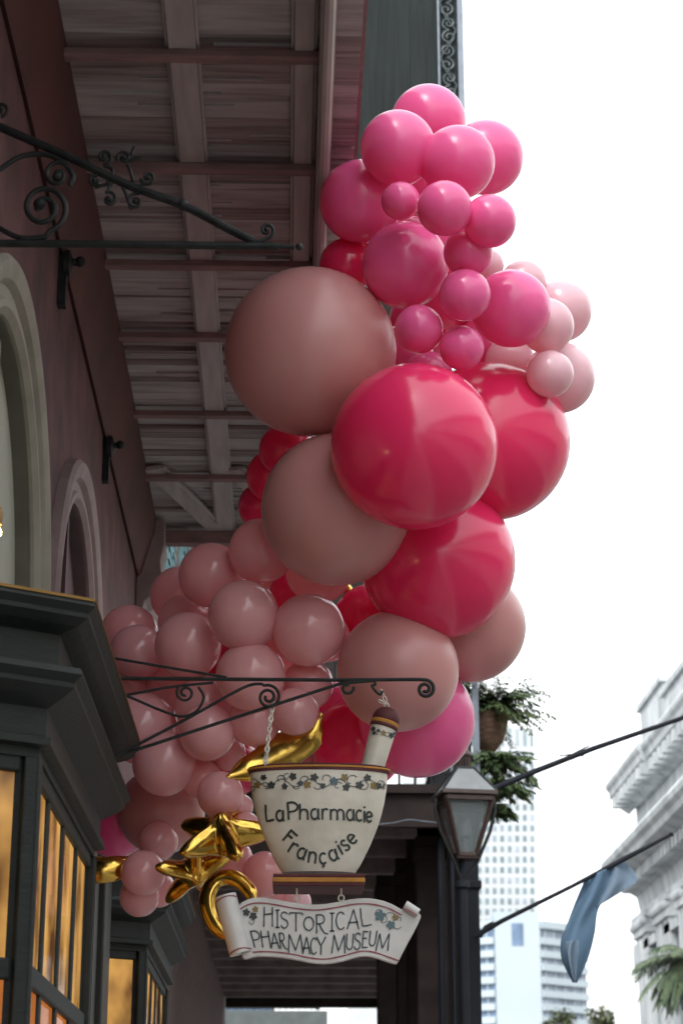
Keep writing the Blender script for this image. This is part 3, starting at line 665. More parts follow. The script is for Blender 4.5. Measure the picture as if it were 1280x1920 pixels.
ribbon(vn, [zb_(a, b_) for a, b_ in spiral(252, 300, 20, 8, 60, -200)], 1.3, on_board, 1)
vn.build('ivy_sprig', [M['ink'], M['inkb'], M['leafo'], M['leafb']], board); vn = MB()
for (a, b_, r_, k, m_) in ((925, 268, 27, 10, 3), (980, 318, 22, 40, 3), (1004, 278, 16, 30, 2)):
    x, y = zb_(a, b_); ivy(vn, x, y, r_ / 2.783, k, lambda p, q: on_board(p, q, .0155), m_)
for c in (spiral(915, 255, 24, 10, -40, 200), spiral(940, 290, 24, 10, 60, -200), spiral(985, 280, 34, 14, 160, -20), spiral(1010, 318, 26, 10, -20, -220), spiral(1025, 290, 16, 6, 200, -60)):
    ribbon(vn, [zb_(a, b_) for a, b_ in c], 1.3, on_board, 1)
vn.build('ivy_sprig', [M['ink'], M['inkb'], M['leafo'], M['leafb']], board)
for a in (490, 722):
    x, y = zb_(a, 178); c = atY(x, y, YK); rg = MB()
    rg.tube([c + Vector((math.cos(t), 0, math.sin(t))) * 5.5 * scale_at(c) for t in [2 * PI * q / 16 for q in range(17)]], .0028, 6)
    rg.tube([c + Vector((0, 0, .010)), Vector((c.x, YK, z3_ - .001))], .003, 6)
    rg.tube([c + Vector((0, 0, -.010)), c + Vector((0, 0, -.03))], .003, 6); rg.build('hanging_ring', M['chain'], ssign)

# ------------------------------------------------------------------ wall lamp above the shop window
lc = atY(-7, 998, 4.98)
lamp = thing('wall_lamp', 'small lit bulb lamp above the dark green shop window cornice', 'lamp', lc)
b = MB(); b.sphere(lc, .014, 0, 10); b.build('bulb', M['bulb'], lamp)
b = MB(); b.lathe(lc + Vector((0, 0, .02)), [(.014, 0), (.016, .03), (.01, .05)], 14); b.tube([lc + Vector((0, 0, .065)), lc + Vector((-.02, 0, .12)), lc + Vector((-.06, .02, .12))], .006); b.build('socket', M['brass'], lamp)

# ------------------------------------------------------------------ balloon garland: every balloon its own object
# colour, picture centre x, y, radius (px), distance along the street, label
BAL = [
 ('hot', 803, 229, 70, 6.55, 'hot pink balloon at the very top of the garland'),
 ('hot', 746, 278, 69, 6.22, 'hot pink balloon just below the topmost one, against the grey green boards'),
 ('hot', 857, 305, 68, 6.20, 'hot pink balloon overlapping the one that bulges right against sky near the top'),
 ('hot', 910, 296, 68, 6.45, 'hot pink balloon bulging right against the sky near the top of the garland'),
 ('hot', 676, 378, 78, 6.45, 'deep pink balloon at upper left of the garland, beside the balcony edge beam'),
 ('hot', 751, 377, 35, 6.10, 'small hot pink balloon wedged in the hollow under the upper left pair'),
 ('hot', 833, 391, 50, 6.00, 'fairly small hot pink balloon in the middle, just under the top four'),
 ('hot', 917, 415, 48, 6.12, 'fairly small hot pink balloon on the right rim below the bulging pair at the top'),
 ('hot', 780, 438, 32, 6.50, 'barely seen hot pink balloon, a sliver above the largest hot pink one'),
 ('hot', 759, 497, 81, 6.35, 'largest hot pink balloon, right above the huge dusty rose one'),
 ('hot', 877, 473, 45, 6.12, 'small hot pink balloon touching the right shoulder of the largest hot pink one'),
 ('pale', 915, 497, 28, 6.60, 'sliver of a pale pink balloon behind the small hot pink ones on the right rim'),
 ('red', 650, 497, 50, 6.60, 'deep red balloon peeping out above the huge dusty rose one'),
 ('hot', 871, 553, 47, 6.15, 'small hot pink balloon between the largest hot pink one and the round one at right'),
 ('hot', 957, 579, 74, 6.40, 'large round hot pink balloon at right in front of the pale pink ones'),
 ('hot', 785, 617, 44, 6.25, 'small hot pink balloon touching the right side of the huge dusty rose one'),
 ('hot', 865, 652, 41, 6.25, 'small hot pink balloon just above the gap between the two big magenta red ones'),
 ('hot', 800, 708, 48, 6.75, 'sliver of hot pink balloon showing above the front magenta red one'),
 ('pale', 980, 532, 43, 6.65, 'pale pink balloon peeping over the top of the large round hot pink one at right'),
 ('pale', 1051, 583, 56, 6.70, 'pale pink balloon bulging furthest up and right against the white sky'),
 ('pale', 1024, 611, 50, 6.50, 'pale pink balloon tucked between the large round hot pink one and the outermost pale one'),
 ('pale', 1048, 708, 64, 6.72, 'pale pink balloon at the far right edge, above the rear magenta red one'),
 ('pale', 1030, 701, 43, 6.50, 'smaller pale pink balloon in front of the far right pale one'),
 ('pale', 955, 678, 46, 6.80, 'peach lit pale balloon in the gap above the rear magenta red one'),
 ('dusty', 582, 659, 162, 6.50, 'huge dusty rose balloon at left, the biggest of the garland, under the balcony'),
 ('red', 777, 837, 158, 6.38, 'huge shiny magenta red balloon in front at the middle of the garland'),
 ('red', 918, 828, 150, 6.75, 'huge magenta red balloon on the right against the sky, behind the shiny front one'),
 ('dusty', 631, 954, 144, 6.62, 'huge dusty rose balloon below the biggest one and left of the shiny red one'),
 ('red', 821, 1054, 145, 6.72, 'huge magenta red balloon below the two others, second dusty rose one at its left'),
 ('dusty', 880, 1174, 106, 7.10, 'big dusty rose balloon on the right, above the hanging fern basket'),
 ('dusty', 745, 1257, 115, 7.10, 'big dusty rose balloon behind the curled tip of the thin iron bracket'),
 ('hot', 781, 1349, 109, 7.20, 'big hot pink balloon lowest on the right, just above the street lantern'),
 ('red', 672, 1395, 88, 7.30, 'dark red balloon behind the pestle of the mortar sign'),
 ('hot', 628, 1322, 42, 7.30, 'magenta pink balloon in the gap left of the dusty rose one behind the bracket tip'),
 ('dusty', 612, 1432, 46, 7.35, 'small dusky rose balloon in shade between the gold star and the pestle'),
 ('red', 537, 845, 50, 7.05, 'dark red balloon under the left side of the biggest dusty rose one, highest of three'),
 ('red', 514, 893, 50, 7.10, 'dark red balloon at left edge, middle of the three under the biggest dusty rose one'),
 ('red', 492, 950, 44, 7.10, 'dark red balloon at left edge, lowest of the three, above the rose pink cluster'),
 ('pink', 490, 1033, 59, 6.95, 'rose pink balloon tucked against the left of the second huge dusty rose one'),
 ('pink', 396, 1078, 59, 7.10, 'rose pink balloon with bright glints, highest of the left hand cluster'),
 ('pink', 336, 1117, 53, 7.45, 'rose pink balloon behind at upper left of the cluster, nearest the teal shutters'),
 ('pink', 348, 1166, 50, 7.35, 'half hidden dull rose balloon in the middle of the left hand cluster'),
 ('pink', 457, 1154, 64, 6.85, 'rose pink balloon frontmost in the cluster, fully round in view'),
 ('pink', 578, 1181, 66, 6.85, 'wide rose pink balloon at the right of the cluster with a warm glint'),
 ('pink', 597, 1070, 60, 7.00, 'rose pink balloon showing as a strip under the second huge dusty rose one'),
 ('pink', 242, 1186, 51, 7.45, 'darker rose pink balloon at upper left, touching the shop window cornice'),
 ('pink', 258, 1222, 50, 7.30, 'lilac rose balloon just right of the shop window cornice, above the thin top rod'),
 ('pink', 353, 1210, 61, 7.05, 'rose pink balloon with one soft white glint, above the left spiral of the bracket'),
 ('pink', 470, 1268, 63, 6.95, 'rose pink balloon crossed by the bracket arm at its middle'),
 ('pink', 577, 1284, 46, 7.00, 'smaller rose pink balloon crossed by the right end of the long strut'),
 ('pink', 552, 1334, 44, 6.95, 'smaller rose pink balloon just below the long strut beside the gold star'),
 ('pink', 478, 1351, 48, 6.95, 'rose pink balloon behind the left chain of the mortar sign'),
 ('pink', 385, 1322, 56, 7.10, 'rose pink balloon framed by the left spiral of the bracket'),
 ('pink', 266, 1366, 65, 7.20, 'large rose pink balloon behind the root of the bracket struts'),
 ('pink', 388, 1373, 52, 7.05, 'rose pink balloon below both struts, left of the chain'),
 ('pink', 308, 1432, 58, 7.10, 'rose pink balloon below the bracket with a tiny gold glint at its bottom'),
 ('pink', 378, 1461, 37, 7.15, 'small rose pink balloon right of the one with a gold glint at its bottom'),
 ('pink', 413, 1490, 42, 7.05, 'rose pink balloon left of the mortar rim, above the gold star points'),
 ('pink', 428, 1412, 32, 7.20, 'small shaded rose balloon between the lower cluster and the gold star'),
 ('pink', 450, 1513, 24, 7.10, 'tiny rose pink balloon touching the left side of the mortar bowl, upper of two'),
 ('pink', 462, 1545, 22, 7.05, 'tiny rose pink balloon touching the left side of the mortar bowl, lower of two'),
 ('pink', 612, 1196, 44, 7.15, 'rose pink balloon half hidden behind the wide one at the right of the cluster'),
 ('pink', 326, 1277, 52, 7.45, 'shaded coral pink balloon behind the left spiral of the bracket'),
 ('pink', 248, 1283, 50, 7.50, 'shaded rose balloon level with the bracket arm beside the shop window'),
 ('hot', 217, 1547, 58, 7.75, 'dark magenta balloon lowest at left, hard against the shop window'),
 ('dusty', 302, 1520, 82, 7.55, 'shadowy brown rose balloon under the left hand cluster'),
 ('pink', 297, 1577, 36, 7.50, 'coral pink balloon squeezed under the shadowy brown rose one'),
 ('pink', 269, 1637, 41, 7.30, 'rose pink balloon, upper of the loose bunch at lower left'),
 ('pink', 262, 1681, 36, 7.35, 'rose pink balloon hanging lowest in the loose bunch at lower left'),
 ('pink', 298, 1669, 31, 7.40, 'small rose pink balloon at the right of the loose bunch at lower left'),
 ('pink', 440, 1612, 34, 7.40, 'rose pink balloon between the gold stars, left of the mortar foot'),
 ('pink', 497, 1640, 42, 7.30, 'rose pink balloon just left of the mortar base plate'),
 ('pink', 508, 1668, 32, 7.45, 'rose pink balloon hanging below and behind the mortar base plate'),
 ('pale', 556, 1692, 27, 7.45, 'pale pink balloon showing between the base plate and the scroll board'),
 ('red', 690, 1160, 62, 7.25, 'bright red balloon in the deep gap between rose cluster and lower huge red one'),
 ('red', 540, 960, 70, 7.35, 'dark red balloon hidden at the core behind the second huge dusty rose one'),
 ('red', 560, 1130, 60, 7.35, 'dark red balloon in the core behind the wide rose pink one'),
 ('red', 440, 1225, 60, 7.40, 'red balloon glowing in the gaps behind the rose pink cluster'),
 ('red', 440, 1440, 50, 7.45, 'dark red balloon in shade behind the lower rose pink balloons'),
 ('hot', 800, 600, 70, 6.95, 'shaded hot pink balloon in the core behind the small hot pink ones'),
 ('hot', 830, 470, 66, 6.75, 'shaded hot pink balloon in the core behind the upper small ones'),
 ('hot', 815, 350, 60, 6.75, 'shaded hot pink balloon in the core behind the upper left pair'),
 ('hot', 845, 550, 66, 6.85, 'shaded hot pink balloon in the core left of the large round one at right'),
 ('hot', 905, 640, 46, 6.85, 'shaded hot pink balloon in the core under the large round one at right'),
 ('hot', 760, 660, 50, 6.90, 'shaded hot pink balloon in the core above the front magenta red one'),
 ('red', 720, 420, 60, 6.80, 'dark red balloon in the core left of the largest hot pink one'),
 ('pink', 300, 1250, 55, 7.62, 'shaded coral balloon deep behind the lilac rose one near the cornice'),
 ('pink', 520, 1235, 60, 7.45, 'shaded coral balloon deep behind the bracket arm under the wide rose one'),
 ('pink', 425, 1310, 58, 7.50, 'shaded coral balloon deep between the two spirals of the bracket'),
 ('pink', 330, 1395, 56, 7.55, 'shaded coral balloon deep below the bracket struts at left'),
 ('pink', 445, 1395, 50, 7.50, 'shaded coral balloon deep left of the sign chain'),
 ('pink', 420, 1115, 56, 7.50, 'shaded coral balloon deep behind the frontmost rose pink one'),
 ('pink', 530, 1110, 50, 7.45, 'shaded coral balloon deep above the wide rose pink one'),
]
B = []
for (c, x, y, r_, d, lab) in BAL: B.append([c, x, y, r_ * (1.04 if r_ < 70 else 1.0), d, lab, d])
def bpos(b): p = atY(b[1], b[2], b[4]); return p, b[3] * scale_at(p)
rays = [(lambda r: r / r.y)(ray(b[1], b[2])) for b in B]
for it in range(160):                                   # settle: balloons press together instead of passing through each other
    P = [bpos(b) for b in B]
    for i in range(len(B)):
        for j in range(i + 1, len(B)):
            (p, r1), (q, r2) = P[i], P[j]; lim = (r1 + r2) * .80; dv = p - q
            if abs(dv.x) < lim and abs(dv.z) < lim and dv.length < lim:
                push = (lim - dv.length) * .12; a, b_ = (i, j) if B[i][6] <= B[j][6] else (j, i)
                wa, wb = r2 / (r1 + r2), r1 / (r1 + r2)
                if a == j: wa, wb = wb, wa
                B[a][4] -= push * wa; B[b_][4] += push * wb
    for b in B:
        p, rr = bpos(b); lo_ = 5.8
        if b[2] > 1380: lo_ = 6.74 + rr
        elif b[2] > 1200: lo_ = 6.50 + rr
        if b[1] < 330 and b[2] > 1130: lo_ = max(lo_, 7.02 + rr)
        b[4] = max(min(b[4], b[6] + .45), max(b[6] - .40, lo_))
def balloon_mesh(key):
    mb = MB(); prof = []
    for k in range(29):
        t = PI * k / 28; s_, z = math.sin(t), math.cos(t)
        if z < 0: f = -z; z *= 1.0 + .12 * f * f; s_ *= 1 - .10 * f * f
        prof.append((max(s_, .035 if k == 28 else .004), z))
    prof[-1] = (.045, -1.115)
    prof += [(.03, -1.15), (.028, -1.18), (.05, -1.205), (.062, -1.23), (.06, -1.245), (.02, -1.24)]
    mb.lathe((0, 0, 0), prof[::-1], 56)
    me = bpy.data.meshes.new('balloon_' + key); me.from_pydata(mb.v, [], mb.f); me.materials.append(M[key])
    for p in me.polygons: p.use_smooth = True
    return me
BM = {k: balloon_mesh(k) for k in ('hot', 'red', 'dusty', 'pink', 'pale')}
rnd = random.Random(5)
for b in B:
    p, rr = bpos(b); o = bpy.data.objects.new('balloon', BM[b[0]]); COL.objects.link(o)
    o.location = p; neck = (FW + Vector((rnd.uniform(-.6, .6), 0, rnd.uniform(-.6, .6)))).normalized()   # necks tied to the core behind
    o.rotation_euler = (-neck).to_track_quat('Z', 'Y').to_euler(); o.scale = (rr * rnd.uniform(.99, 1.01), rr * rnd.uniform(.985, 1.015), rr)
    tag(o, b[5], 'balloon', 'balloons of the garland')

# gold foil star balloons
def star_mesh(name, seed, puff=.42, inner=.47, curl=.0):
    rs = random.Random(seed); N = 100; T = 14
    def R_(a):
        c = .5 + .5 * math.cos(5 * (a - PI / 2)); return inner + (1 - inner) * c ** 1.5
    ol = [Vector((math.cos(2 * PI * k / 200), math.sin(2 * PI * k / 200))) * R_(2 * PI * k / 200) for k in range(200)]
    segs = [(ol[i], ol[(i + 1) % 200]) for i in range(200)]
    def dist(v): return min((v - p).length for p in ol)
    verts = []; idx = {}; faces = []
    angs = [PI/2 + 2 * PI * i / N for i in range(N)]
    for side in (1, -1):
        for i, a in enumerate(angs):
            rb = R_(a)
            for t in range(T + 1):
                f = math.sin(PI / 2 * t / T); v = Vector((math.cos(a), math.sin(a))) * rb * f
                if t == 0 and i: idx[side, i, 0] = idx[side, 0, 0]; continue
                if side == -1 and t == T: idx[side, i, t] = idx[1, i, t]; continue
                dd = dist(v); h = puff * math.sqrt(max(1 - f * f, 0)) * (.35 + 1.3 * min(dd, .34)) * (1 + .10 * math.sin(a * 30 + 5 * f) * (f ** 4)) + .035 * math.sin(5 * a + 3) * math.sin(PI * f) 
                z = side * h + curl * (v.length ** 2)
                idx[side, i, t] = len(verts); verts.append((v.x, v.y, z))
    for side in (1, -1):
        for i in range(N):
            j = (i + 1) % N
            for t in range(T):
                f = [idx[side, i, t], idx[side, i, t+1], idx[side, j, t+1], idx[side, j, t]]
                if t == 0: f = [f[0], f[1], f[2]]
                faces.append(f if side == 1 else f[::-1])
    me = bpy.data.meshes.new(name); me.from_pydata(verts, [], faces); me.materials.append(M['gold'])
    for p in me.polygons: p.use_smooth = True
    return me
SM = [star_mesh('foil_star', 1, .62, .36, .0), star_mesh('foil_star_curved', 2, .46, .38, .30)]
def star(px, py, d, rpx, rx, ry, rz, lab, k=0):
    p = atY(px, py, d); o = bpy.data.objects.new('star_balloon', SM[k]); COL.objects.link(o); o.location = p
    s_ = rpx * scale_at(p); o.scale = (s_, s_, s_)
    # local xy plane faces the street end first, then turns
    base_ = Matrix(((1, 0, 0), (0, 0, -1), (0, 1, 0)))
    o.rotation_euler = (Matrix.Rotation(R(rz), 3, 'Z') @ Matrix.Rotation(R(rx), 3, 'X') @ base_ @ Matrix.Rotation(R(ry), 3, 'Z')).to_euler()
    tag(o, lab, 'foil balloon', 'gold star balloons of the garland')
star(418, 1566, 6.98, 98, -52, 62, -8, 'gold foil star balloon with long points left of the mortar bowl', 0)
star(362, 1634, 7.12, 80, 44, 16, 30, 'gold foil star balloon with a creased front above the scroll board', 0)
star(668, 1130, 7.35, 55, 30, 40, 10, 'dark gold foil star balloon deep in the gap left of the lowest huge red balloon', 0)
def crescent(pts, rad_, Y, dY, lab):
    pp = smooth(pts, 8); n = len(pp); mb = MB(); P_ = []; rr = []; m_ = scale_at(atY(*pts[0], Y))
    for i, (x, y) in enumerate(pp):
        t = i / (n - 1); k = t * (len(rad_) - 1); j = min(int(k), len(rad_) - 2); f = k - j; f = f * f * (3 - 2 * f)
        P_.append(atY(x, y, Y + dY * math.sin(PI * t))); rr.append((rad_[j] * (1 - f) + rad_[j+1] * f) * m_ * (1 + .008 * math.sin(i * 2.1)))
    mb.tube(P_, rr, 28, 0, .62); o = mb.build('crescent_balloon', M['gold'], sharp=80); tag(o, lab, 'foil balloon', 'gold star balloons of the garland')
crescent([(425, 1458), (470, 1440), (525, 1412), (574, 1380), (602, 1338)], [4, 26, 36, 34, 4], 6.98, .06, 'wide gold foil crescent balloon behind the rim of the mortar, left of the pestle')
crescent([(476, 1700), (466, 1668), (436, 1646), (404, 1652), (388, 1688), (402, 1735), (440, 1768)], [4, 14, 16, 16, 16, 14, 4], 7.0, .05, 'gold foil crescent balloon curving down behind the left roll of the scroll board')
crescent([(110, 1640), (165, 1632), (215, 1628), (258, 1606)], [8, 26, 24, 3], 7.35, -.05, 'gold foil balloon point at far left beside the loose rose pink bunch')

# ------------------------------------------------------------------ the next building and its deep gallery
GY0, GY1, GX = 15.55, 30.2, 1.46
g = thing('gallery_house', 'next building along the street with a dark wooden gallery on posts and teal shutters', 'house', (-.9, 15.5, 0))
w = MB(); w.box((-7, 12.22, 0), (-.92, 31, 12.6)); w.build('wall', M['brick'], g)
for (y, z) in ((14.2, 6.3), (16.2, 6.3), (19, 6.3)):
    s = MB()
    s.box((-.918, y - .45, z - 1.2), (-.885, y - .02, z + 1.2)); s.box((-.918, y + .02, z - 1.2), (-.885, y + .45, z + 1.2))
    for k in range(22):
        for q in (-.41, .06): s.obox((-.878, y + q, z - 1.1 + k * .1), (-.878, y + q + .35, z - 1.1 + k * .1), .02, .05)
    s.build('shutter', M['teal'], g)
dk = MB(); zs = 4.55
y = GY0 + .05
while y < GY1: dk.box((-.9, y, zs), (GX - .05, y + .235, zs + .06)); y += .24
deck = dk.build('gallery_floor', M['darkwood'], g)
dk = MB(); dk.box((-.9, GY0, 4.36), (GX, GY0 + .045, 4.66)); dk.box((-.9, GY0 - .05, 4.62), (GX + .04, GY0 - .002, 4.69)); dk.box((-.9, GY0 - .02, 4.36), (GX + .01, GY0 - .002, 4.42)); dk.box((GX - .045, GY0 + .05, 4.36), (GX, GY1, 4.66)); dk.build('fascia', M['fascia'], deck)
for k in range(15):
    y = GY0 + .55 + k * .95; MB().box((-.9, y, 4.38), (GX - .07, y + .12, 4.548)).build('joist', M['darkwood'], deck, bevel=.006)
MB().box((-.9, GY1 - .1, 4.30), (GX, GY1 + .05, 4.66)).build('end_beam', M['fascia'], deck)
# railing at the near end and along the street edge
def railing(name, x0, x1, y0, y1, n):
    r_ = MB(); a, b_ = Vector((x0, y0, 0)), Vector((x1, y1, 0))
    for z in (4.80, 5.05, 5.72): r_.obox(a + Vector((0, 0, z)), b_ + Vector((0, 0, z)), .03, .03)
    for k in range(n + 1):
        p = a.lerp(b_, k / n); r_.tube([p + Vector((0, 0, 4.68)), p + Vector((0, 0, 5.72))], .011, 6)
        if k < n:
            c = a.lerp(b_, (k + .5) / n); d = (b_ - a).normalized(); rr = (b_ - a).length / n * .42
            r_.tube([c + d * rr * math.cos(t) + Vector((0, 0, 4.925 + .10 * math.sin(t))) for t in [2*PI*q/10 for q in range(11)]], .007, 5)
    return r_.build(name, M['iron'], deck)
railing('end_railing', -.88, GX - .1, GY0 + .02, GY0 + .02, 18); railing('side_railing', GX - .03, GX - .03, GY0 + .1, GY1, 60)
for k, y in enumerate((15.62, 20.4, 25.2, 30.0)):
    c = MB(); x0 = GX - .125
    c.box((x0, y, .14), (x0 + .14, y + .14, 4.36)); c.box((x0 - .025, y - .025, .14), (x0 + .165, y + .165, .45)); c.box((x0 - .02, y - .02, 3.90), (x0 + .16, y + .16, 3.96)); c.box((x0 - .03, y - .03, 4.26), (x0 + .17, y + .17, 4.358))
    if k == 0:
        c.tube([(x0 - .06, y + .05, .14), (x0 - .06, y + .05, 4.3)], .022, 8); c.tube([(x0 - .15, y + .1, .14), (x0 - .15, y + .1, 4.3)], .03, 8)
    c.build('column', M['postpaint'], g, bevel=.01)
for (x0, y, x1) in ((1.02, 16.1, 1.26), (.93, 17.4, 1.22), (.80, 18.2, 1.02), (1.14, 16.6, 1.44), (1.0, 17.0, 1.25)):
    c = MB(); c.box((x0, y, .14), (x1, y + .2, 4.55)); c.box((x0 - .02, y - .02, 4.2), (x1 + .02, y + .22, 4.3)); c.build('timber_post', M['fascia'], g, bevel=.01)
# openwork iron post rising above the gallery floor
po = MB(); pxa, pxb = 1.26, 1.465; yp = 15.50
for x, wd in ((pxa, .018), (pxb - .025, .05)): po.box((x, yp - .015, 4.69), (x + wd, yp + .02, 12.4))
bars = po.build('openwork_post', M['bar'], g)
sc = MB(); z = 4.75; cx = (pxa + pxb - .02) / 2; k = 0
while z < 12.2:
    s_ = 1 if k % 2 else -1
    for (dx, dz, a0, a1) in ((-.012, .07, -90, 400), (.012, .21, 90, 580)):
        sc.tube([(cx + s_ * dx + rr_ * math.cos(R(a)) * s_, yp, z + dz + rr_ * math.sin(R(a))) for q in range(19) for rr_, a in [(.068 - .05 * q / 18, a0 + (a1 - a0) * q / 18)]], .0085, 5)
    sc.tube([(cx - s_ * .07, yp, z), (cx + s_ * .02, yp, z + .14), (cx + s_ * .07, yp, z + .28)], .008, 5); sc.sphere((cx, yp, z + .14), .014, 0, 5)
    z += .28; k += 1
sc.build('scrollwork', M['trellis'], bars)
scn = MB(); xs = .46; rnd = random.Random(8)
while xs < 1.455:
    w_ = min(.14, 1.46 - xs); scn.box((xs, yp + .022 + rnd.uniform(0, .003), 9.5), (xs + w_ - .0015, yp + .06, 12.5)); xs += w_
scn.build('board_screen', M['screen'], g)
up_ = MB(); up_.box((-.9, GY0, 9.2), (GX, GY1, 9.42)); up_.build('upper_floor', M['darkwood'], g)

fl = thing('floodlight', 'small dark floodlight under the far end of the dark gallery', 'lamp', atY(748, 1866, 24.5))
p = atY(742, 1868, 24.5); b = MB(); q = MB(); b.lathe(p, [(.03, -.07), (.05, -.05), (.075, .07), (.07, .075), (.02, .06)], 14, 0, (-.5, -.3, -.6)); b.build('lamp_head', M['iron'], fl)
q.tube([p + Vector((.03, 0, .06)), p + Vector((.12, .1, .16)), p + Vector((.17, .1, .30))], .014, 6); q.build('lamp_arm', M['iron'], fl)
cb = MB(); cb.tube([atY(x, y, 15.45) for x, y in smooth([(700, 1546), (735, 1543), (765, 1537), (795, 1540), (838, 1545)])], .0045, 6); tag(cb.build('cable', M['bar']), 'thin pale cable drooping along the dark gallery front beside the lantern', 'cable')

# ------------------------------------------------------------------ gas lantern on its post
YL = 14.6; lcx = atY(870, 1500, YL).x; Z = lambda py: atY(870, py, YL).z; ml = scale_at(atY(870, 1500, YL))
ln = thing('street_lantern', 'four sided glass street lantern with pale roof on a dark post beside the gallery', 'street lamp', (lcx - .03, YL, .14))
th = R(8)
def sq(h, z): return [Vector((lcx + h * (a * math.cos(th) - b_ * math.sin(th)), YL + h * (a * math.sin(th) + b_ * math.cos(th)), z)) for a, b_ in ((-1, -1), (1, -1), (1, 1), (-1, 1))]
def frust(mb, h0, z0, h1, z1, m=0, caps=True):
    v = sq(h0, z0) + sq(h1, z1); mb.add(v, [(0,1,5,4),(1,2,6,5),(2,3,7,6),(3,0,4,7)] + ([(3,2,1,0),(4,5,6,7)] if caps else []), m)
ht, hb = 44 * ml, 17 * ml; zt, zb = Z(1503), Z(1604)
f = MB(); A, Bq = sq(ht, zt), sq(hb, zb)
for i in range(4):
    f.obox(A[i], Bq[i], .028, .028); f.obox(A[i], A[(i+1) % 4], .03, .035); f.obox(Bq[i], Bq[(i+1) % 4], .028, .03)
frust(f, 53 * ml, Z(1497), 52 * ml, Z(1489)); frust(f, 22 * ml, zb - .03, 17 * ml, zb - .012)
frame = f.build('lantern_frame', M['copper'], ln, bevel=.003)
f = MB(); frust(f, ht - .012, zt, hb - .006, zb + .01, 0, False); f.build('glass_pane', M['lglass'], frame)
f = MB(); f.tube([(lcx, YL, zb), (lcx, YL, zb + .12)], .016, 8); f.lathe((lcx, YL, zb + .12), [(.02, 0), (.045, .02), (.05, .08), (.035, .13), (.03, .14)], 14); frust(f, ht - .05, zt - .05, ht - .05, zt - .035); f.build('burner', M['milk'], frame)
f = MB(); frust(f, 50 * ml, Z(1489) + .001, 16 * ml, Z(1443)); roof = f.build('lantern_roof', M['milk'], ln)
f = MB(); C1, C2 = sq(50.5 * ml, Z(1489)), sq(16.5 * ml, Z(1443))
for i in range(4): f.obox(C1[i], C2[i], .014, .014)
frust(f, 18 * ml, Z(1444), 17 * ml, Z(1440)); f.build('roof_rib', M['iron'], roof)
f = MB()
for k in range(14):
    a = 2 * PI * k / 14; f.tube([(lcx + 12*ml*math.cos(a), YL + 12*ml*math.sin(a), Z(1440)), (lcx + 12*ml*math.cos(a), YL + 12*ml*math.sin(a), Z(1418))], .008, 5)
f.lathe((lcx, YL, Z(1419)), [(15*ml, 0), (16*ml, .01), (14*ml, .03), (8*ml, .06), (3*ml, .08), (3*ml, .1), (.5*ml, .14)], 20); f.build('chimney', M['copper'], roof)
f = MB(); pxl = atY(866, 1650, YL).x
for s_ in (-1, 1): f.tube([Vector((lcx + s_ * 54 * ml, YL - .04, Z(1500))), Vector((lcx + s_ * 56 * ml, YL - .04, Z(1520))), Vector((lcx + s_ * 46 * ml, YL - .04, Z(1560))), Vector((lcx + s_ * 20 * ml, YL - .03, Z(1620))), Vector((pxl, YL, Z(1655)))], .013, 6)
f.build('frog_arm', M['iron'], ln)
f = MB(); f.lathe((pxl, YL, .14), [(.13, 0), (.13, .12), (.10, .16), (.085, .5), (.06, .55), (.05, 1.0), (.038, 1.05), (.036, Z(1668) - .14), (.055, Z(1664) - .14), (.05, Z(1655) - .14), (.02, Z(1648) - .14), (.02, Z(1606) - .14)], 18); f.build('post', M['postpaint'], ln)

# ------------------------------------------------------------------ plants in the hanging basket
def blade(mb, p, d, L, w, droop, seg=5, m=0):
    d = Vector(d).normalized(); side = d.cross(Vector((0, 0, 1)));
    side = side.normalized() if side.length > .05 else Vector((1, 0, 0)); vs = []; q = Vector(p); vel = d.copy()
    for k in range(seg + 1):
        t = k / seg; ww = w * (math.sin(PI * min(1, .15 + .85 * (1 - t))) if t < 1 else 0.05) * .5
        vs += [q + side * ww, q - side * ww]; vel = (vel + Vector((0, 0, -droop / seg))).normalized(); q = q + vel * L / seg
    mb.add(vs, [(2*k, 2*k+1, 2*k+3, 2*k+2) for k in range(seg)], m)
    return q
def fern(mb, c, n, L, rs, up=.5, spread=1.0, leaflets=True):
    for _ in range(n):
        a = rs.uniform(0, 2 * PI); el = rs.uniform(-.2, 1.0) * up + .1; d = Vector((math.cos(a) * spread, math.sin(a) * spread, el)).normalized()
        l = L * rs.uniform(.55, 1.1); q = Vector(c) + Vector((rs.uniform(-.06, .06), rs.uniform(-.06, .06), rs.uniform(-.03, .03))); vel = d.copy(); dr = rs.uniform(.5, 1.5); K = 9; prev = q.copy()
        for k in range(K):
            vel = (vel + Vector((0, 0, -dr / K))).normalized(); q2 = q + vel * l / K
            side = vel.cross(Vector((0, 0, 1)));  side = side.normalized() if side.length > .05 else Vector((1, 0, 0))
            mb.obox(q, q2, .004, .004)
            if leaflets:
                for s_ in (-1, 1):
                    for h in (0, .5):
                        ll = .095 * (1 - (k / K) ** 1.5 * .7) * rs.uniform(.7, 1.3); blade(mb, q.lerp(q2, h), side * s_ + vel * rs.uniform(.4, .9) + Vector((0, 0, rs.uniform(-.5, .4))), ll, .026, .5, 2)
            q = q2
rs = random.Random(21)
hc = atY(914, 1368, 15.80); hb_ = thing('hanging_basket', 'coir hanging basket of ferny greenery beside the grey iron post above the lantern', 'hanging basket', hc)
m_ = scale_at(hc); k = MB(); k.lathe(hc + Vector((0, 0, -45 * m_)), [(.01, 0), (14 * m_, 4 * m_), (28 * m_, 22 * m_), (37 * m_, 50 * m_), (40 * m_, 72 * m_), (36 * m_, 74 * m_), (5 * m_, 66 * m_)], 28); k.build('basket', M['coir'], hb_)
k = MB(); fern(k, hc + Vector((.06, 0, 40 * m_)), 95, .50, rs, 1.3); k.build('fern', M['fern'], hb_)
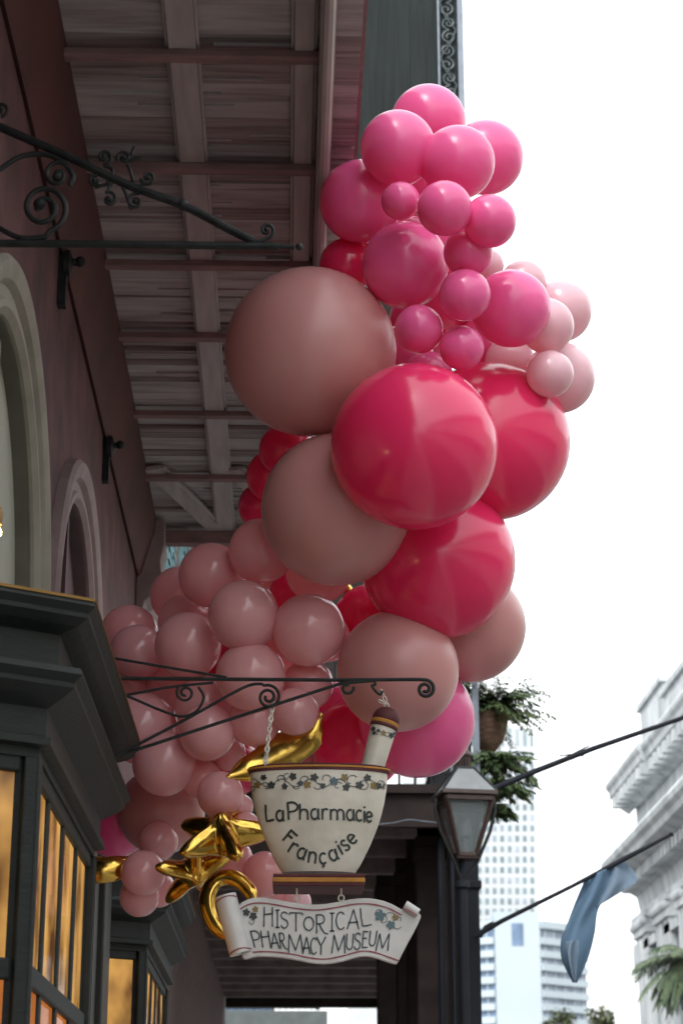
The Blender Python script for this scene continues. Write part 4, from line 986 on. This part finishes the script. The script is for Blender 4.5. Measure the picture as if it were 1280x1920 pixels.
k = MB(); fern(k, hc + Vector((.05, -.08, -62 * m_)), 60, .38, rs, .5); fern(k, hc + Vector((.03, -.04, -105 * m_)), 60, .36, rs, .3); fern(k, hc + Vector((.02, -.04, -150 * m_)), 30, .2, rs, .2); k.build('trailing_fern', M['fern'], hb_)
k = MB()
for a in (0, 2.1, 4.2): k.tube([hc + Vector((math.cos(a) * 38 * m_, math.sin(a) * 38 * m_, 28 * m_)), hc + Vector((0, 0, 190 * m_))], .004, 5)
k.tube([hc + Vector((0, 0, 185 * m_)), hc + Vector((-.02, .1, 230 * m_)), hc + Vector((-.02, .1, 900 * m_))], .006, 5); k.build('hanger', M['iron'], hb_)

# ------------------------------------------------------------------ flagpoles and flag
YF = 15.35
fp = thing('flagpole', 'upper bare flagpole slanting out from beside the lantern over the street', 'flagpole', atY(912, 1484, YF)); m_ = scale_at(atY(1000, 1450, YF))
b = MB(); b.tube([atY(905, 1487, YF), atY(1000, 1447, YF), atY(1110, 1404, YF), atY(1290, 1342, YF)], [6 * m_, 5.5 * m_, 5 * m_, 4.2 * m_], 10); b.build('pole', M['postpaint'], fp)
b = MB(); b.tube([atY(1048, 1417, YF), atY(1072, 1414, YF), atY(1104, 1398, YF)], 1.4 * m_, 6); b.tube([atY(1070, 1415, YF), atY(1073, 1424, YF)], 3 * m_, 6); b.tube([atY(1087, 1407, YF), atY(1091, 1418, YF)], 3.4 * m_, 6); b.build('cleat', M['iron'], fp)
YF2 = 15.45
fp = thing('flagpole', 'lower flagpole slanting up from the dark column and carrying the limp blue flag', 'flagpole', atY(903, 1747, YF2))
b = MB(); b.tube([atY(888, 1757, YF2), atY(940, 1727, YF2), atY(1075, 1660, YF2), atY(1170, 1610, YF2), atY(1256, 1565, YF2)], [5 * m_, 4.2 * m_, 3.6 * m_, 5 * m_, 3 * m_], 10); b.sphere(atY(1257, 1564, YF2), 4.5 * m_); b.build('pole', M['postpaint'], fp)
b = MB(); b.tube([atY(899, 1757, YF2), atY(910, 1738, YF2), atY(925, 1731, YF2)], 4 * m_, 8); b.build('pole_socket', M['iron'], fp)
flag = thing('flag', 'limp slate blue flag hanging twisted from the lower flagpole', 'flag', atY(1110, 1640, YF2))
def strip(name, left, right, amp, ph, mt, rows=40, cols=14, yo=0):
    L_, R2 = smooth(left, 8), smooth(right, 8); mb = MB(); vs = []
    def samp(P_, t): x = t * (len(P_) - 1); i = min(int(x), len(P_) - 2); f = x - i; return (P_[i][0]*(1-f)+P_[i+1][0]*f, P_[i][1]*(1-f)+P_[i+1][1]*f)
    for r_ in range(rows + 1):
        t = r_ / rows; a, b_ = samp(L_, t), samp(R2, t)
        for c in range(cols + 1):
            u = c / cols; yy = YF2 + yo + amp * (math.sin(u * 2 * PI * 1.1 + ph + t * 2.2) * (.3 + .7 * t) + .35 * math.sin(u * 9 + t * 5))
            vs.append(atY(a[0]*(1-u)+b_[0]*u, a[1]*(1-u)+b_[1]*u, yy))
    n = cols + 1; mb.add(vs, [(r_*n+c, r_*n+c+1, (r_+1)*n+c+1, (r_+1)*n+c) for r_ in range(rows) for c in range(cols)], 0, True)
    o = mb.build(name, mt, flag, sharp=180); s_ = o.modifiers.new('thickness', 'SOLIDIFY'); s_.thickness = .002; return o
strip('cloth', [(1096, 1648), (1078, 1690), (1060, 1738), (1051, 1765), (1053, 1800), (1073, 1842)], [(1150, 1622), (1140, 1670), (1120, 1708), (1114, 1750), (1101, 1800), (1081, 1843)], .10, 0, M['flagblue'])
strip('upper_fold', [(1139, 1628), (1128, 1668), (1116, 1702)], [(1168, 1612), (1193, 1642), (1190, 1656)], .04, 1, M['flaglit'], yo=.03)
strip('lower_fold', [(1060, 1765), (1061, 1790), (1074, 1838)], [(1083, 1762), (1083, 1785), (1078, 1838)], .03, 2, M['flaglit'], yo=-.12)

# ------------------------------------------------------------------ pale stone courthouse across the street
ch = thing('courthouse', 'ornate pale stone courthouse with stepped parapet, dentilled cornice and pilasters', 'building', (10.6, 50, 0))
CY0, CY1 = 28.0, 61.0
b = MB(); b.box((10.62, CY0, 0), (30, CY1, 13.2)); cwall = b.build('wall', M['marble'], ch)
def extr(prof, y0, y1, name, x0, parent=ch):
    mb = MB(); n = len(prof); vs = [(x0 - o, y, z) for y in (y0, y1) for (o, z) in prof]
    fs = [(j, j+1, n+j+1, n+j) for j in range(n - 1)] + [tuple(range(n)), tuple(range(2*n-1, n-1, -1))]
    mb.add(vs, fs); return mb.build(name, M['marble'], parent)
XF = 10.6
up_prof = [(0, 14.35), (.66, 14.30), (.72, 14.18), (.70, 14.08), (.62, 13.98), (.60, 13.80), (.36, 13.66), (.30, 13.50), (.10, 13.36), (.0, 13.30)]
lo_prof = [(0, 12.70), (1.2, 12.62), (1.26, 12.50), (1.22, 12.36), (1.1, 12.26), (1.05, 12.10), (.65, 11.94), (.5, 11.72), (.2, 11.55), (.10, 11.0), (.05, 10.9), (0, 10.8)]
sh = -.1
uc = extr([(o, z - .3 + sh) for o, z in up_prof], CY0, CY1 - 1.0, 'upper_cornice', XF); extr([(o + .12, z - .3 + sh) for o, z in up_prof], CY1 - 5.5, CY1 + .4, 'upper_cornice', XF)
lc_ = extr([(o - .15, z - 1.2) for o, z in lo_prof], CY0, CY1 + .2, 'lower_cornice', XF)
b = MB()
for k in range(46):
    y = CY1 - .3 - k * .72; b = MB(); b.box((XF - .62 - (.12 if k < 8 else 0), y - .2, 12.98), (XF - .02, y + .12, 13.30)); b.build('dentil', M['marble'], uc)
b = MB()
for k in range(60):
    y = CY1 - .2 - k * .55; b = MB(); b.box((XF - .55, y - .16, 10.42), (XF - .02, y + .1, 10.72)); b.build('dentil', M['marble'], lc_)
for (y0, y1, z, x) in ((CY1 - 5.4, CY1 - 1.6, 15.2, .0), (CY1 - 10, CY1 - 6, 14.6, .1), (CY1 - 12.5, CY1 - 10.2, 15.3, .15), (CY1 - 16, CY1 - 13, 14.9, .1), (CY1 - 18.5, CY1 - 16.2, 15.8, .15), (CY1 - 33, CY1 - 19, 15.0, .1)):
    b = MB(); z += .45; b.box((XF - x, y0, 13.9), (XF + 1.2, y1, z)); b.box((XF - x - .1, y0 - .1, z), (XF + 1.3, y1 + .1, z + .22)); b.box((XF - x - .06, y0 + .5, 14.3), (XF - x, y1 - .5, z - .25)); b.build('parapet_block', M['marble'], ch, bevel=.04)
for k in range(9):
    y = CY1 - .8 - k * 3.4
    for dy in ((0, -1.15) if k in (0, 1) else (0,)):
        b = MB(); b.box((XF - .22, y + dy - .45, 1), (XF + .02, y + dy + .45, 9.0)); b.box((XF - .30, y + dy - .55, 9.0), (XF + .02, y + dy + .55, 9.18))
        b.box((XF - .34, y + dy - .58, 9.45), (XF + .02, y + dy + .58, 9.62)); b.box((XF - .27, y + dy - .5, 9.18), (XF + .02, y + dy + .5, 9.45))
        for q in range(3): b.sphere((XF - .28, y + dy - .4 + q * .4, 9.32), .15, 0, 6)
        b.build('pilaster', M['marble'], ch)
    if k:
        y = CY1 - .8 - k * 3.4 + 1.75 
        fr = MB(); fr.box((XF - .12, y - .85, 2.2), (XF + .02, y - .68, 8.6)); fr.box((XF - .12, y + .68, 2.2), (XF + .02, y + .85, 8.6)); fr.box((XF - .22, y - 1.0, 8.6), (XF + .02, y + 1.0, 8.85)); fr.box((XF - .12, y - .68, 5.2), (XF + .02, y + .68, 5.7))
        wn_ = fr.build('window', M['marble'], ch); gl = MB(); gl.box((XF - .03, y - .678, 2.2), (XF - .005, y + .678, 8.598)); gl.build('window_glass', M['marbled'], wn_)
b = MB(); b.box((XF - .30, CY1 - 1.6, 8.2), (XF + .02, CY1 - .1, 8.9)); b.build('carved_panel', M['marble'], ch, bevel=.08)

row = thing('unseen_row', 'plain building front across the street, out of view, added for bounce light and balloon reflections', 'building', (11, -8, 0))  # unseen row, added to bounce light and to show in the balloons
b = MB(); b.box((10.8, -45, 0), (22, 9, 9.5)); b.box((10.3, -45, 9.2), (10.8, 9, 9.8)); b.box((10.8, 9.2, 0), (22, 26, 7.6)); b.build('wall', M['palestucco'], row)
b = MB(); b.box((9.3, -45, 4.6), (10.8, 9, 4.85)); b.build('gallery_floor', M['palestucco'], row)

# ------------------------------------------------------------------ downtown towers far beyond
def px_tower():
    YT = 600.0; t = thing('office_tower', 'tall white office tower with a regular grid of small dark windows', 'building', atY(930, 1900, YT))
    xl, xr = atY(770, 1500, YT).x, atY(1003, 1500, YT).x; ztop = atY(1000, 1366, YT).z
    b = MB(); b.box((xl, YT, 0), (xr, YT + 45, ztop)); b.box((xl + 2, YT + 2, ztop), (xr - 2, YT + 40, ztop + 1)); b.build('wall', M['tower'], t)
    n = 0; rest = MB(); slots = []
    for c in range(-8, 7):
        x = 912.5 + c * 14.1
        slots.append((x - 3, 1367, x + 3, 1399))
        for r_ in range(15 + 4): slots.append((x - 3.7, 1410 + r_ * 19.6, x + 3.7, 1421.5 + r_ * 19.6))
    slots.sort(key=lambda s: abs(s[0] - 955) + abs(s[1] - 1550) * .3)
    for (x0, y0, x1, y1) in slots:
        if x1 > 1002 or x0 < 780: continue
        a, c = atY(x0, y0, YT), atY(x1, y1, YT); mb = rest if n >= 99 else MB(); mb.box((a.x, YT - .12, c.z), (c.x, YT + .1, a.z))
        if n < 99: mb.build('window', M[('towerwin', 'towerwin', 'hotelside', 'towerwin', 'towerpale')[(n * 7 + n // 5) % 5]], t)
        n += 1
    if rest.v: rest.build('window', M['towerwin'], t)['kind'] = 'stuff'
px_tower()
def hotel():
    YH = 350.0; t = thing('hotel', 'pale blue hotel block with a blank wall, one dark window and striped balcony wings', 'building', atY(960, 1900, YH))
    z = atY(960, 1709, YH).z; a, c = atY(926, 1720, YH), atY(1010, 1720, YH)
    b = MB(); b.box((a.x, YH, 0), (c.x, YH + 12, z)); b.build('wall', M['hotel'], t)
    p, q = atY(958, 1731, YH), atY(981, 1773, YH); MB().box((p.x, YH - .08, q.z), (q.x, YH + .1, p.z)).build('window', M['hotelwin'], t)
    for (x0, ang, L, s_, mt) in ((c.x, 51, None, 1, 'hotelside'), (a.x, -62, None, -1, 'hotelwin')):
        d = Vector((math.sin(R(ang)), math.cos(R(ang)), 0))
        L = 11.4 if s_ == 1 else 14
        zt = atY(1010, 1724, YH).z - .2; o = Vector((x0, YH + .3, 0)); nrm = Vector((d.y, -d.x, 0)) * s_
        w_ = MB(); e = o + d * L; w_.add([o, e, e + Vector((0, 14, 0)), o + Vector((0, 14, 0))] + [v + Vector((0, 0, zt)) for v in (o, e, e + Vector((0, 14, 0)), o + Vector((0, 14, 0)))], [(3,2,1,0),(4,5,6,7),(0,1,5,4),(1,2,6,5),(2,3,7,6),(3,0,4,7)])
        wing = w_.build('wing', M[mt], t)
        k = 0; z_ = zt
        while z_ > 20:
            s = MB(); s.obox(o + nrm * .3 + Vector((0, 0, z_ - (.9 if k else .6))), e + nrm * .3 + Vector((0, 0, z_ - (.9 if k else .6))), .7, 1.15 if k else 1.3); s.build('balcony_front', M['hotel'], wing); z_ -= 2.22 if k else 2.5; k += 1
        for k in range(5): w2 = MB(); qd = o + d * (L * (k + .5) / 5) ; w2.obox(qd + nrm * .15 + Vector((0, 0, 20)), qd + nrm * .15 + Vector((0, 0, zt)), .22, .25, 0, (0, 1, 0)); w2.build('balcony_divider', M['hotel'], wing)
hotel()
def office():
    YO = 420.0; t = thing('office_building', 'pale office block with rows of faint windows seen through the dark gallery opening', 'building', atY(720, 1900, YO))
    zt = atY(700, 1835, YO).z; xl, xr = atY(657, 1860, YO).x, atY(775, 1860, YO).x
    b = MB(); b.add([(xl, YO, 0), (xr, YO - 8, 0), (xr, YO + 20, 0), (xl, YO + 20, 0), (xl, YO, zt), (xr, YO - 8, zt), (xr, YO + 20, zt), (xl, YO + 20, zt)], [(3,2,1,0),(4,5,6,7),(0,1,5,4),(1,2,6,5),(2,3,7,6),(3,0,4,7)]); b.build('wall', M['tower'], t)
    dx = (xr - xl)
    for r_ in range(5):
        for k in range(14):
            u0, u1 = .05 + k * .062, .05 + k * .062 + .034; m = MB(); zc = zt - 1.6 - r_ * 2.9
            m.add([(xl + dx * u, YO - 8 * u - .12, z) for u, z in ((u0, zc - .8), (u1, zc - .8), (u1, zc + .8), (u0, zc + .8))] + [(xl + dx * u, YO - 8 * u + .1, z) for u, z in ((u0, zc - .8), (u1, zc - .8), (u1, zc + .8), (u0, zc + .8))], [(0,1,2,3),(7,6,5,4),(0,4,5,1),(1,5,6,2),(2,6,7,3),(3,7,4,0)]); m.build('window', M['officewin'], t)
office()
def corner():
    t = thing('balcony_building', 'dark corner building with iron railed balcony over a grey awning, beyond the gallery', 'building', (-1, 46, 0))
    b = MB(); b.box((-6, 46.4, 0), (atY(508, 1870, 46.4).x, 60, 12)); b.build('wall', M['brick'], t)
    Y = 45.0; xl, xr = atY(405, 1900, Y).x, atY(614, 1900, Y).x; b = MB(); b.box((xl - 3, Y, atY(600, 1921, Y).z - .6), (xr, Y + 1.6, atY(600, 1895, Y).z)); b.build('awning', M['slab'], t)
    b = MB(); z0, z1 = atY(600, 1893, Y).z, atY(600, 1835, Y).z; xr2 = atY(596, 1870, Y).x; n = 16
    for z in (z0 + .05, (z0 + z1) / 2 - .1, z1): b.obox((xl - 2, Y + .05, z), (xr2, Y + .05, z), .05, .06)
    for k in range(n + 1):
        x = xl + (xr2 - xl) * k / n; b.tube([(x, Y + .05, z0), (x, Y + .05, z1)], .015 if k < n else .06, 5)
        b.tube([(x - .05, Y + .05, z0 + .2), (x - .1, Y + .05, z0 + .35), (x, Y + .05, z0 + .5)], .012, 5)
    b.build('balcony_railing', M['iron'], t)
    for x in (430, 462, 492):
        p = atY(x, 1862, 46.38); MB().box((p.x - .2, 46.33, p.z - .6), (p.x + .2, 46.42, p.z + .7)).build('window', M['hotelwin'], t)
corner()

# ------------------------------------------------------------------ trees
def leafball(mb, c, r_, n, size, rs, m=0):
    for _ in range(n):
        while True:
            v = Vector((rs.uniform(-1, 1), rs.uniform(-1, 1), rs.uniform(-1, 1)))
            if v.length < 1: break
        p = Vector(c) + v * r_; d = Vector((rs.uniform(-1, 1), rs.uniform(-1, 1), rs.uniform(-.8, .6))); blade(mb, p, d, size * rs.uniform(.6, 1.3), size * .5, .3, 2, m)
def small_tree(px, py, Y, wpx, hpx, lab, seed):
    rs = random.Random(seed); c = atY(px, py, Y); m_ = scale_at(c); t = thing('street_tree', lab, 'tree', (c.x, Y, .0))
    tr = MB(); tr.tube([(c.x, Y, 0), (c.x + .05, Y, c.z * .5), (c.x, Y, c.z - hpx * m_ * .3)], [.16, .12, .06], 8)
    cr = MB()
    for k in range(16):
        q = c + Vector((rs.uniform(-.8, .8) * wpx * m_, rs.uniform(-.8, .8) * wpx * m_, rs.uniform(-1.1, .75) * hpx * m_)); tr.tube([(c.x, Y, c.z - hpx * m_ * .8), c.lerp(q, .6), q], [.05, .03, .012], 5)
        leafball(cr, q, wpx * m_ * .38, 60, .22, rs)
    tr.build('trunk', M['bark'], t); cr.build('crown', M['tree'], t)
small_tree(1045, 1925, 70, 34, 40, 'pale green treetop at the lower edge in front of the striped hotel wing', 4)
small_tree(1128, 1918, 66, 32, 42, 'loose leafy treetop at the lower edge left of the courthouse', 9)
def palm(px, py, Y, L, lab, seed):
    rs = random.Random(seed); c = atY(px, py, Y); t = thing('palm_tree', lab, 'palm', (c.x, Y, 0))
    tr = MB(); tr.tube([(c.x, Y, 0), (c.x + .05, Y, c.z * .5), (c.x, Y, c.z)], [.17, .14, .15], 12); tr.build('trunk', M['bark'], t)
    cr = MB()
    for k in range(58):
        a = rs.uniform(0, 2 * PI); el = rs.uniform(-.75, 1.1); d = Vector((math.cos(a), math.sin(a), el)).normalized(); q = Vector(c); vel = d.copy(); K = 9; l = L * rs.uniform(.8, 1.1)
        for s in range(K):
            vel = (vel + Vector((0, 0, -.14))).normalized(); q2 = q + vel * l / K; cr.obox(q, q2, .018, .018); side = vel.cross(Vector((0, 0, 1)))
            side = side.normalized() if side.length > .05 else Vector((1, 0, 0))
            if s > 1:
                for sg in (-1, 1):
                    for h in (0, .25, .5, .75): blade(cr, q.lerp(q2, h), side * sg + vel * rs.uniform(.7, 1.1) + Vector((0, 0, rs.uniform(-.5, .05))), .36 * (1 - .5 * s / K), .022, .6, 3)
            q = q2
    cr.build('crown', M['palm'], t)
palm(1296, 1800, 36, 1.15, 'feathery palm tree at the lower right edge in front of the courthouse', 3)
